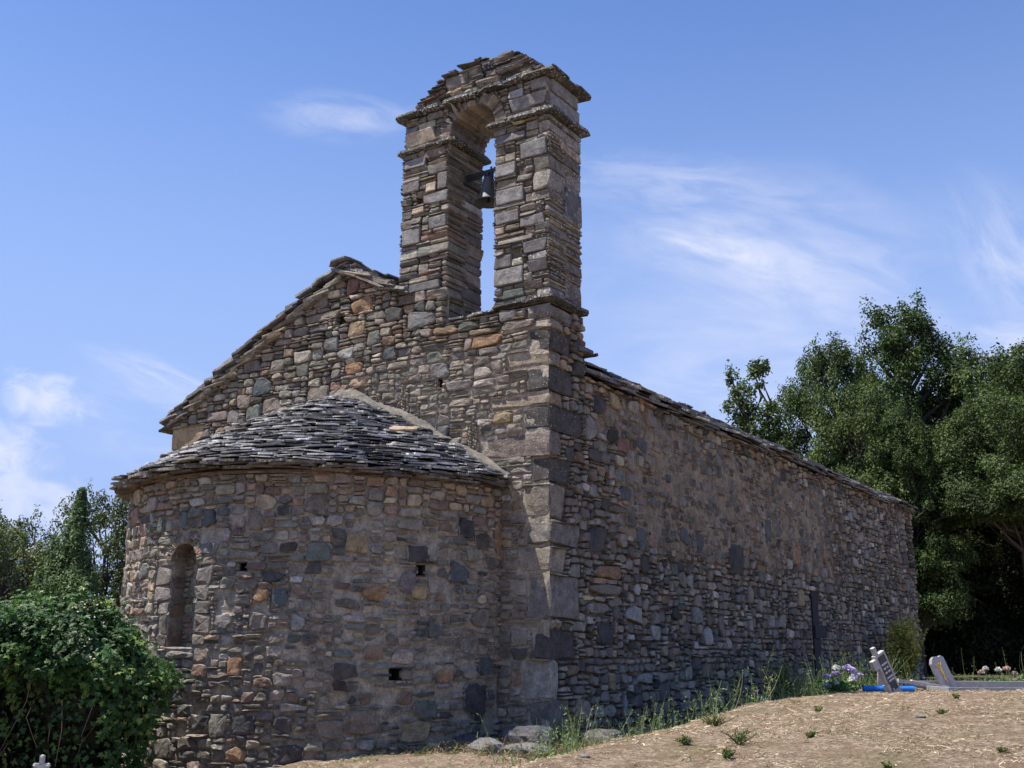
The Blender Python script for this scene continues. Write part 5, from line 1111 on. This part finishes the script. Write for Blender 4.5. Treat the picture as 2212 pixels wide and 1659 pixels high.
flowers('flower_bunch', 'larger white flower cluster at the right edge behind the grave border', (3.62, 7.2, gh(3.62, 7.2)), .2, .22, [(0, 0, .28, 0, 1.2), (.10, .03, .22, 0, 1.2), (-.05, .0, .18, 0, 1.), (.04, -.03, .33, 0, 1.)], 603, [WH], .06)

# cross and post at the lower left, in front of the creeper
sc = empty('stone_cross', (-1.71, -4.79, gh(-1.71, -4.79) - .05)); tag(sc, 'small pale stone cross with trefoil ends, its top showing at the bottom left', 'grave cross')
hz = -.10 - sc.location.z; g = Geo(); Bc = np.array([rv, fv, up])
obox(g, up * (hz - .07) / 2, Bc, (.022, .018, (hz - .07) / 2), 0, (.42, .41, .39, 0)); obox(g, up * (hz - .035), Bc, (.016, .016, .035), 0, (.42, .41, .39, 0)); obox(g, up * (hz - .075), Bc, (.05, .016, .016), 0, (.42, .41, .39, 0))
for cx_, cz_ in ((-.05, -.075), (.05, -.075), (0, -.012)): lathe(g, [(0, -.02), (.014, -.014), (.02, 0), (.014, .014), (0, .02)], rv * cx_ + up * (hz + cz_), 10, col=(.42, .41, .39, 0))
g.build('cross_body', [M_PAINT], sc)
g = Geo(); obox(g, up * .05, Bc, (.11, .08, .06), 0, (.36, .35, .33, 0)); g.build('plinth', [M_PAINT], sc)
ps = empty('metal_post', (-2.49, -4.68, gh(-2.49, -4.68))); tag(ps, 'thin pale metal post at the very bottom left corner', 'post')
g = Geo(); tube(g, [(0, 0, 0), (0, 0, -.15 - ps.location.z)], .012, 10, col=(.5, .52, .5, 0)); lathe(g, [(.016, -.01), (.018, .0), (.012, .012), (0, .016)], (0, 0, -.15 - ps.location.z), 10, col=(.55, .56, .54, 0)); g.build('post_tube', [M_PAINT], ps)

# far hills, low on the left
g = Geo(); pts = [(-3400, 1100, 340), (-3040, 1564, 330), (-2832, 1712, 295), (-2775, 1767, 230), (-2721, 1823, 160), (-2562, 1954, 129), (-2300, 2300, 60), (-1500, 3000, 40)]
nn = 60; tt = np.linspace(0, 1, nn); px = np.interp(tt * 7, range(8), [p[0] for p in pts]); py = np.interp(tt * 7, range(8), [p[1] for p in pts]); pz = np.interp(tt * 7, range(8), [p[2] for p in pts]) + 9 * n2(tt * 12, tt, 1)
rows = []
for k, (f_, hz_) in enumerate(((.55, -90), (.75, 20), (.88, .62), (1.0, 1.), (1.25, .5), (1.5, -.3))): rows.append(np.stack([px * f_, py * f_, (pz * hz_ if k > 1 else 0 * pz + (-120 if k == 0 else 20)) + (14 * n2(px * f_, py * f_, .006, 3) if k != 3 else 0)], -1))
V = np.stack(rows); i, j = np.meshgrid(np.arange(5), np.arange(nn - 1), indexing='ij'); b_2 = (i * nn + j).ravel(); g.add(V.reshape(-1, 3), np.stack([b_2, b_2 + nn, b_2 + nn + 1, b_2 + 1], -1), None, 0, (.07, .115, .17, 0))  # blue-grey of distant haze painted into the hills' colour
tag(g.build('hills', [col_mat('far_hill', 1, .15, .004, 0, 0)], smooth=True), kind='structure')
